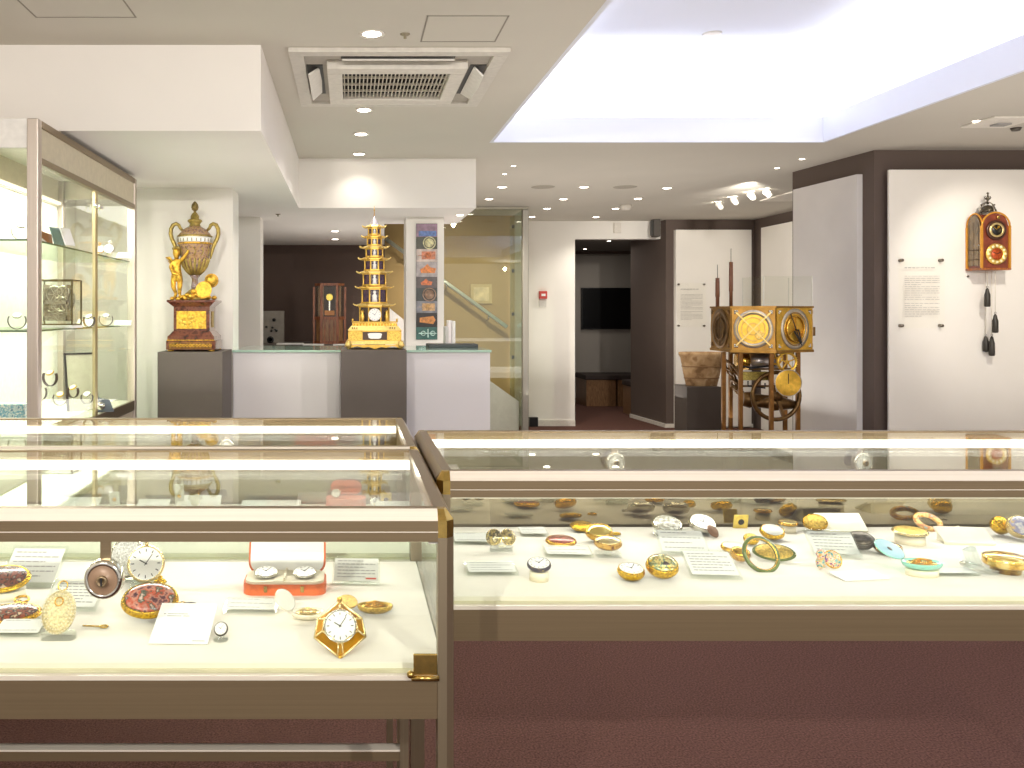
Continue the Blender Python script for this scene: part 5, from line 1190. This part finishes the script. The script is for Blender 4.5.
for i in range(7):
    m, L = face_frame(i); hL = L/2*.97; hz = (zb1-zb0)/2*.95
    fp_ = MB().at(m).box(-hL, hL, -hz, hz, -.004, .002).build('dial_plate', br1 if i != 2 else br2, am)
    rd = min(hz, hL)*.9; sxx = 1 if hL > hz*.8 else hL/hz; rd = hz*.88 if sxx == 1 else hz*.9
    if sxx == 1: rd = min(hL, hz)*.98
    b = MB().at(m @ S(min(1, hL*.92/rd), 1, 1))
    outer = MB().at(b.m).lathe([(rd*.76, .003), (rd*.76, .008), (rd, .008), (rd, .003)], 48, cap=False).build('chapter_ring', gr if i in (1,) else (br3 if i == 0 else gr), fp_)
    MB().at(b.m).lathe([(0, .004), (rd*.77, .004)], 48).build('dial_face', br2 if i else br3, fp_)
    d = MB().at(b.m)
    if i == 1:
        for rr_ in (.86, .6, .3): d.torus(rd*rr_, .003, c=(0, 0, .008), n=40, seg=6)
        for a in (45, 135): d.m = b.m @ R(a, 'Z'); d.box(-rd*1.22, rd*1.22, -.0045, .0045, .012, .020)
        d.m = b.m
        for a in range(4): d.at(b.m @ T(rd*.3, -rd*.3, .012) @ R(a*45, 'Z')).box(-rd*.2, rd*.2, -.002, .002, 0, .003)
        d.at(b.m).torus(rd*.2, .003, c=(rd*.3, -rd*.3, .013), n=24, seg=6)
    elif i == 2:
        d.torus(rd*.62, .006, c=(0, 0, .01), n=40, seg=6); d.torus(rd*.8, .003, c=(0, 0, .009), n=40, seg=6)
        for a in (90, 210, 330): d.m = b.m @ R(a, 'Z'); d.box(0, rd*.62, -.003, .003, .010, .014)
        d.m = b.m
    else:
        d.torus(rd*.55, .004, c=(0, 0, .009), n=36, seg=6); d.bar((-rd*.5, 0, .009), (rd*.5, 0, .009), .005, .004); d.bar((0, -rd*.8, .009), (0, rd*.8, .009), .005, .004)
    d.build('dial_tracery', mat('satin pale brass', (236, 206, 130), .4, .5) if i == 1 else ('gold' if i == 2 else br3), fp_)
    if i == 2:
        d = MB().at(m); d.bar((-rd*.45, rd*.75, .016), (rd*.35, -rd*.8, .016), .006, .003); d.bar((-rd*.2, -rd*.1, .018), (rd*.3, -rd*.72, .018), .012, .003); d.bar((rd*.1, 0, .018), (rd*.32, -rd*.7, .018), .010, .003); d.build('hands', 'ink', fp_)
    for sx in (-1, 1):
        for sy in (-1, 1):
            d = MB().at(m)
            for q in ((0, 0), (.012, 0), (0, .012)): d.ball((sx*(hL-.02-q[0]), sy*(hz-.02-q[1]), .004), .008, sz=.6, seg=8, rg=5)
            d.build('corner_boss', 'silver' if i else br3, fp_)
MB().at(T(3.115, 5.72, 1.22)).box(-.01, .008, -.02, .02, -.03, .03, .004).build('side_latch', br3, am)
for x, y in ((2.47, 5.62), (2.545, 5.54), (2.706, 5.46), (2.951, 5.6), (2.70, 6.03), (3.02, 5.9)):
    MB().box(x-.0125, x+.0125, y-.012, y+.012, 0, zb0-.011, .003).build('leg', mat('leg bronze', (128, 88, 44), .4, .8, noise=(30, .2)), am)
b = MB(); b.prism([(x, y) for x, y in grow(.88)], .30, .33); b.build('lower_plate', br3, am)
def gear(name, px, py, Y, rp, m, spokes=4, tooth=True, thick=.02, rim=.12, rot=(90, 'X'), sub=None):
    p = W(px, py, Y); r = rp*Y/F; b = MB().at(T(*p) @ R(*rot)); b.torus(r, r*rim, n=40, seg=8)
    for k in range(spokes): b.at(T(*p) @ R(*rot) @ R(k*360/spokes+20, 'Z')); b.box(0, r, -r*.06, r*.06, -thick/3, thick/3)
    b.at(T(*p) @ R(*rot)).lathe([(0, -thick), (r*.2, -thick), (r*.2, thick), (0, thick)], 16)
    if tooth:
        for k in range(30): b.at(T(*p) @ R(*rot) @ R(k*12, 'Z') @ T(r*(1+rim), 0, 0)); b.box(-r*.03, r*.07, -r*.03, r*.03, -thick/3, thick/3)
    return b.build(name, m, am)
gear('great_wheel', 776, 396, 5.58, 23.5, br3, 4, False, .03, .09)
gear('small_wheel', 787, 362, 5.50, 9, br2, 5, True, .01, .14)
gear('small_wheel', 776, 358, 5.56, 6, br2, 4, True, .01, .14)
gear('side_wheel', 733, 372, 5.75, 12, br3, 4, True, .02, .12, (60, 'Y'))
gear('side_wheel', 737, 388, 5.8, 9, br3, 4, True, .02, .12, (60, 'Y'))
p = W(788, 383, 5.45); b = MB().at(T(*p) @ R(90, 'X')); b.lathe([(0, -.003), (.085, -.003), (.087, .002), (.08, .004), (0, .004)], 44); hd1 = b.build('hour_disc', br2, am)
b = MB().at(T(*p) @ R(90, 'X')); b.torus(.085, .003, c=(0, 0, .004), n=40, seg=6); b.build('disc_rim', gr, hd1); MB().at(T(*p) @ R(90, 'X')).box(-.002, .002, -.005, .06, .006, .008).build('disc_hand', 'ink', hd1)
p0, p1 = W(742, 399, 5.66), W(796, 405, 5.62); d_ = MB(); d_.tube([p0, p0*.85+p1*.15, p0*.8+p1*.2, p0*.45+p1*.55, p0*.4+p1*.6, p1], [.045, .055, .045, .045, .055, .025], 20); d_.build('winding_drum', br3, am)
p = W(762, 361, 5.75); MB().at(T(*p) @ R(90, 'Y')).lathe([(0, -.09), (.055, -.09), (.055, .09), (0, .09)], 28).build('silver_drum', mat('drum silver', (190, 182, 180), .3, .7), am)
p = W(742, 361, 5.7); MB().at(T(*p) @ R(90, 'Y')).lathe([(0, -.03), (.06, -.03), (.06, .03), (0, .03)], 28).build('gold_drum', 'gold', am)
p = W(756, 376, 5.6); MB().box(p.x-.09, p.x+.1, p.y-.01, p.y+.02, p.z-.028, p.z+.028, .003).build('toothed_rack', mat('olive brass', (170, 152, 80), .35, .7, noise=(140, .4)), am)
for py, Y in ((353, 5.6), (369, 5.7), (386, 5.75)):
    p = W(760, py, Y); MB().box(p.x-.2, p.x+.22, p.y-.012, p.y+.012, p.z-.006, p.z+.006).build('cross_bar', br3, am)
b = MB(); b.tube([W(742, 366, 5.6), W(752, 368, 5.6), W(775, 365, 5.6)], .006, 8); b.tube([W(748, 381, 5.6), W(748, 386, 5.6), W(765, 388, 5.6), W(765, 383, 5.6)], .005, 8); b.build('levers', 'ink', am)
for px, Y, y0, y1, r_, lab in ((717.5, 5.75, 307, 278, .012, 0), (731, 5.7, 307, 262, .011, 1)):
    a = W(px, y0, Y); c = W(px, y1, Y)
    rod = MB().at(T(a.x, a.y, zb1)).lathe([(r_, 0), (r_, (c.z-zb1)*.35), (r_*1.2, (c.z-zb1)*.36), (r_*1.1, (c.z-zb1)), (.0, c.z-zb1)], 12).build('wooden_rod', mat('dark rod wood', (112, 70, 44), .5), am)
    MB().at(T(a.x, a.y, c.z)).tube([(0, 0, 0), (0, 0, .09)], .002, 6).build('rod_pin', 'steel', rod)
hood = thing('acrylic_hood', 'clear acrylic hood standing on top of the brass machine', 'display hood', (2.9, 5.78, zb1+.0065))
b = MB().box(-.16, .16, -.15, .15, 0, .20); b.build('panels', glass('hood acrylic', (252, 253, 251), .02, rmax=.3), hood)
b = MB()
for x, y in ((-.16, -.15), (.16, -.15), (-.16, .15), (.16, .15)): b.box(x-.002, x+.002, y-.002, y+.002, 0, .2)
b.build('edges', mat('acrylic edge', (226, 224, 214), .2), hood)

# ================================================================== WALL CLOCK
wc = thing('wall_clock', 'arched wooden wall clock with two dials, bell on top and hanging weights', 'clock', (0, 0, 0))
X0, X1, YF, YB_ = 4.044, 4.223, 5.44, 5.578
zb_, zs_, = H+42*5.44/F, H+.548; xm = (X0+X1)/2; ym_ = (YF+YB_)/2
cw = wood('honey wood', (176, 104, 46), (120, 62, 26)); rw_ = mat('red brown panel', (120, 54, 34), .35, coat=.4, noise=(30, .3))
def arch(w, z0, zs, n=12, h=None): 
    h = h or w/2; return [(-w/2, z0), (w/2, z0)]+[(w/2*math.cos(PI*k/n), zs+h*math.sin(PI*k/n)) for k in range(n+1)]
b = MB().at(T(xm, 0, 0)); b.prism(arch(X1-X0-.01, zb_+.01, zs_), YF+.006, YB_-.004, 'y')
b.m = Matrix.Identity(4); b.m = T(0, ym_, 0); b.prism(arch(YB_-YF-.03, zb_+.012, zs_, h=.084), X0+.004, X1-.004, 'x'); b.build('body', rw_, wc)
b = MB(); b.box(X0-.006, X1+.006, YF-.006, YB_, zb_, zb_+.014, .002); b.build('bottom_board', cw, wc)
b = MB()
for x, y in ((X0, YF), (X1, YF), (X0, YB_-.01), (X1, YB_-.01)): b.box(x-.006, x+.006, y-.004, y+.008, zb_+.014, zs_+.004)
n = 14
b.tube([(xm+(X1-X0)/2*math.cos(PI*k/n), YF, zs_+(X1-X0)/2*math.sin(PI*k/n)) for k in range(n+1)], .006, 6)
b.tube([(X0, ym_-.004+(YB_-YF)/2*math.cos(PI*k/n), zs_+.088*math.sin(PI*k/n)) for k in range(n+1)], .005, 6)
b.build('gold_frame', mat('gold frame wood', (226, 160, 60), .3, .5), wc)
sd = MB().at(T(0, ym_, 0)).prism(arch(YB_-YF-.03, zb_+.03, zs_-.004, h=.08), X0-.001, X0+.006, 'x').build('side_door', mat('dark side glass', (110, 88, 56), .12, .1, noise=(14, .5), coat=.8), wc)
b = MB()
for f_ in (-.3, 0, .3): b.box(X0-.001, X0+.003, ym_+f_*.14-.002, ym_+f_*.14+.002, zb_+.03, zs_+.03)
for z_ in (zb_+.07, zb_+.13): b.box(X0-.001, X0+.003, YF+.02, YB_-.02, z_-.002, z_+.002)
b.build('door_slats', cw, sd); MB().ball((X0-.006, YF+.015, zb_+.16), .006).build('knob', 'silver', sd)
zu, zl = H+(312-230)*5.44/F, H+(312-254)*5.44/F
MB().at(T(xm+.002, YF, zu) @ R(90, 'X')).lathe([(.046, 0), (.046, .005), (.062, .006), (.064, .0)], 40, cap=False).build('moon_ring', mat('dark ring', (80, 50, 40), .3, .4), wc)
ud = MB().at(T(xm+.002, YF, zu) @ R(90, 'X')).lathe([(.034, .004), (.034, .010), (.046, .010), (.048, 0)], 40, cap=False).build('upper_dial_ring', mat('silver gold ring', (226, 200, 140), .3, .8), wc)
MB().at(T(xm+.002, YF, zu) @ R(90, 'X')).lathe([(0, .006), (.035, .006), (.035, 0)], 32).build('upper_dial', 'black', ud)
b = MB().at(T(xm+.002, YF-.007, zu) @ R(90, 'X')); b.bar((0, 0, 0), (-.028, .028, 0), .005, .001); b.prism([(0, .005), (.016, .012), (.018, .026), (.004, .028)], 0, .001); b.build('dial_marks', 'gold', ud)
ld = MB().at(T(xm+.002, YF, zl) @ R(90, 'X') @ S(1.13, 1.13, 1)).lathe([(.034, .003), (.034, .008), (.058, .008), (.06, 0)], 40, cap=False).build('lower_dial_ring', mat('gold chapter ring', (240, 200, 100), .3, .7), wc)
MB().at(T(xm+.002, YF, zl) @ R(90, 'X')).lathe([(0, .005), (.040, .005), (.040, 0)], 32).build('lower_dial', mat('red gold centre', (190, 84, 40), .35, .4, noise=(90, .4)), ld)
b = MB()
for k in range(12): b.at(T(xm+.002, YF-.0085, zl) @ R(90, 'X') @ R(k*30, 'Z') @ T(0, .052, 0)); b.lathe([(0, .0015), (.008, .001), (.009, 0)], 12)
b.build('cartouches', mat('cream cartouche', (248, 232, 180), .4), ld)
b = MB().at(T(xm+.002, YF-.010, zl) @ R(90, 'X')); b.bar((0, 0, 0), (.022, .012, 0), .004, .001); b.bar((0, 0, .001), (-.034, .014, .001), .003, .001); b.build('hands', 'ink', ld)
za = zs_+.088
bl = MB().at(T(xm, ym_, za+.012)).lathe([(.048, 0), (.046, .012), (.036, .03), (.016, .042), (0, .046)], 28).build('bell', mat('dark bell bronze', (96, 88, 74), .3, .8), wc)
b = MB()
for sx in (-1, 1): b.tube([(xm+sx*.052, ym_, za-.012), (xm+sx*.055, ym_, za+.02), (xm+sx*.036, ym_, za+.06), (xm+sx*.004, ym_, za+.08)], .003, 6)
for sx in (-1, 1): b.tube([(xm, ym_+sx*.05, za-.012), (xm, ym_+sx*.055, za+.02), (xm, ym_+sx*.036, za+.06), (xm, ym_+sx*.004, za+.08)], .003, 6)
b.build('bell_cage', mat('iron strap', (150, 140, 126), .35, .8), bl)
b = MB().at(T(xm, ym_, za+.062)); b.lathe([(.008, 0), (.006, .03), (.012, .04), (.006, .05), (.004, .066), (.009, .072), (.0, .08)], 14)
for sx in (-1, 1): b.tube([(0, 0, .028), (sx*.014, 0, .034), (sx*.02, 0, .046), (sx*.012, 0, .052)], .003, 6)
for sx in (-1, 1): b.ball((sx*.042, 0, -.004), .006)
b.build('finial', mat('dark bell bronze', (96, 88, 74)), bl)
MB().at(T(xm+.012, YF-.004, zs_+.055)).box(-.008, .008, -.006, .006, -.008, .012, .002).build('arch_ornament', 'brass', wc)
for px, y0_, y1_, dy in ((987.3, 286, 307, .05), (995.2, 312, 333, .04), (991.8, 334, 356, .09), (985.8, 334, 352, .12)):  # last entry is a weight's cast shadow, built as one more solid
    Y_ = YF+dy; a = W(px, y0_, Y_); c = W(px, y1_, Y_); L = a.z-c.z
    cd = MB().tube([(a.x, Y_, a.z), (a.x, Y_, zb_+.002)], .0016, 6).build('cord', mat('pale cord', (206, 196, 176), .8), wc)
    MB().at(T(a.x, Y_, c.z)).lathe([(0, 0), (.015, .002), (.018, L*.08), (.0172, L*.58), (.012, L*.70), (.009, L*.84), (.003, L*.9)], 18).build('weight_and_shadow', mat('lead weight', (64, 60, 54), .4, .5), cd)
    MB().at(T(a.x, Y_, c.z+L*.95)).torus(.006, .0015, n=14, seg=6, ax='y').build('weight_hook', 'steel', cd)
MB().at(T(X0-.01+.02, 5.575, zb_-.035)).ball((0, 0, 0), .007).build('wall_stud', 'steel', wc)

# wall text plates
def plate(label, x0, x1, z0, z1, Y, seed):
    t = thing('text_plate', label, 'sign', ((x0+x1)/2, Y, (z0+z1)/2)); w, h = x1-x0, z1-z0
    MB().box(-w/2, w/2, -.024, -.019, -h/2, h/2, .001).build('plate', glass('sign acrylic', (255, 255, 254), .01, rmax=.3), t)
    for sx in (-1, 1):
        for sy in (-1, 1): MB().at(T(sx*(w/2-.02), -.012, sy*(h/2-.015)) @ R(90, 'X')).lathe([(0, .018), (.010, .018), (.011, -.01), (0, -.01)], 14).build('standoff', mat('standoff metal', (130, 120, 108), .3, .9), t)
    b = MB().at(T(0, -.0245, 0) @ R(90, 'X')); rnd = random.Random(seed)
    y = h*.36; b.use(0)
    x = -w*.38
    while x < w*.25: L = rnd.uniform(.02, .05)*w*2; b.box(x, x+L, y-.003, y+.003, 0, .0004); x += L+.006
    for r_ in range(20):
        y = h*(.24-r_*.030)
        if r_ == 12: continue
        x = -w*.38; end = w*.38 if r_ % 5 != 4 else 0
        while x < end: L = rnd.uniform(.01, .04); b.box(x, min(x+L, end), y-.0015, y+.0015, 0, .0004); x += L+.005
    b.build('lettering', mat('faint grey lettering', (172, 168, 164), .8, noise=None), t)
a, c = W(898.5, 258, 5.56), W(944.5, 328, 5.56); plate('clear acrylic text plate on four studs left of the hanging wall clock', a.x, c.x, c.z, a.z, 5.579, 3)
a, c = W(677, 283, 9.84), W(706, 327, 9.84); plate('clear acrylic text plate on four studs above the stone basin', a.x, c.x, c.z, a.z, 9.859, 5)

# ================================================================== LIGHT
cool = (.90, .93, 1)
add_light('AREA', 'cove_back', ((CX0+CX1)/2, CY1+.14, ZC+.06), 25, cool, size=2.2, sizey=.1, rot=(180, 0, 0))
add_light('AREA', 'cove_left', (CX0-.13, (CY0+CY1)/2, ZC+.06), 32, cool, size=.1, sizey=4.4, rot=(180, 0, 0))
add_light('AREA', 'cove_right', (CX1+.13, (CY0+CY1)/2, ZC+.06), 32, cool, size=.1, sizey=4.4, rot=(180, 0, 0))
# added fill lamps facing up, brightening the ceiling like bounce from cases and aisles
for q in ((-.4, 1.0, 1.3, 2.2, 2.0, 11), (1.9, 3.6, .9, 3.2, 1.6, 22), (4.2, 3.6, .6, 2.0, 2.4, 16), (1.6, 6.8, .6, 3.2, 2.0, 30), (2.6, 9.0, .5, 1.6, 1.2, 9), (-.6, 4.0, .9, 1.0, .8, 6), (-.2, 7.4, 1.2, .7, 1.2, 2.5)):
    add_light('AREA', 'ceiling_fill', q[:3], q[5], (1, .95, .87), size=q[3], sizey=q[4], rot=(180, 0, 0)).data.specular_factor = 0
# unseen fill spots added behind the camera to brighten surfaces that face it
for q in (-.8, 1.2, 3.4): add_light('SPOT', 'rear_fill_spot', (q, -1.2, 2.3), 190, (1, .95, .88), size=.025, angle=110, blend=.8, target=(q, 3.5, 1.2))
add_light('AREA', 'inner_room_lamp', (3.2, 11.5, 2.2), 7, (1, .93, .84), size=1)
add_light('SPOT', 'clock_spot', (3.6, 4.2, 2.38), 60, (1, .93, .82), size=.02, angle=50, blend=.7, target=(4.13, 5.5, 1.6))
add_light('SPOT', 'machine_spot', (2.6, 4.3, 2.38), 22, (1, .93, .80), size=.03, angle=42, blend=.7, target=(2.8, 5.6, 1.1))
add_light('SPOT', 'panel_spot', (3.3, 7.0, 2.38), 130, (1, .95, .86), size=.05, angle=80, blend=.8, target=(4.2, 9.9, 1.4))
add_light('SPOT', 'urn_spot', (-.72, 3.75, 2.04), 9, (1, .93, .80), size=.03, angle=70, blend=.8, target=(UX, UY, 1.35))
add_light('SPOT', 'pagoda_spot', (.3, 3.3, 2.38), 7, (1, .93, .80), size=.03, angle=38, blend=.7, target=(PX, PY, 1.5))
add_light('SPOT', 'stair_fill_spot', (1.2, 7.6, 2.36), 130, (1, .92, .78), size=.02, angle=80, blend=.8, target=(1.2, 9.3, 1.0))  # fill spot added to brighten the staircase behind its glass
w = bpy.data.worlds.new('World'); bpy.context.scene.world = w; w.use_nodes = True
w.node_tree.nodes['Background'].inputs['Color'].default_value = (.9, .86, .82, 1); w.node_tree.nodes['Background'].inputs['Strength'].default_value = .8

# ================================================================== CAMERA
cam = bpy.data.cameras.new('camera'); co = bpy.data.objects.new('camera', cam); C.objects.link(co)
co.location = (0, 0, H); co.rotation_euler = (PI/2, 0, 0)
cam.sensor_width = 36; cam.lens = 36*F/1024; cam.shift_x = (512-350)/1024; cam.shift_y = -(384-312)/1024; cam.clip_start = .05
sc = bpy.context.scene; sc.camera = co
sc.view_settings.view_transform = 'Standard'; sc.view_settings.look = 'None'; sc.view_settings.exposure = 0
sc.cycles.transparent_max_bounces = 32; sc.cycles.max_bounces = 8; sc.cycles.diffuse_bounces = 5; sc.cycles.glossy_bounces = 5
sc.cycles.sample_clamp_indirect = 4; sc.cycles.caustics_reflective = False; sc.cycles.caustics_refractive = False
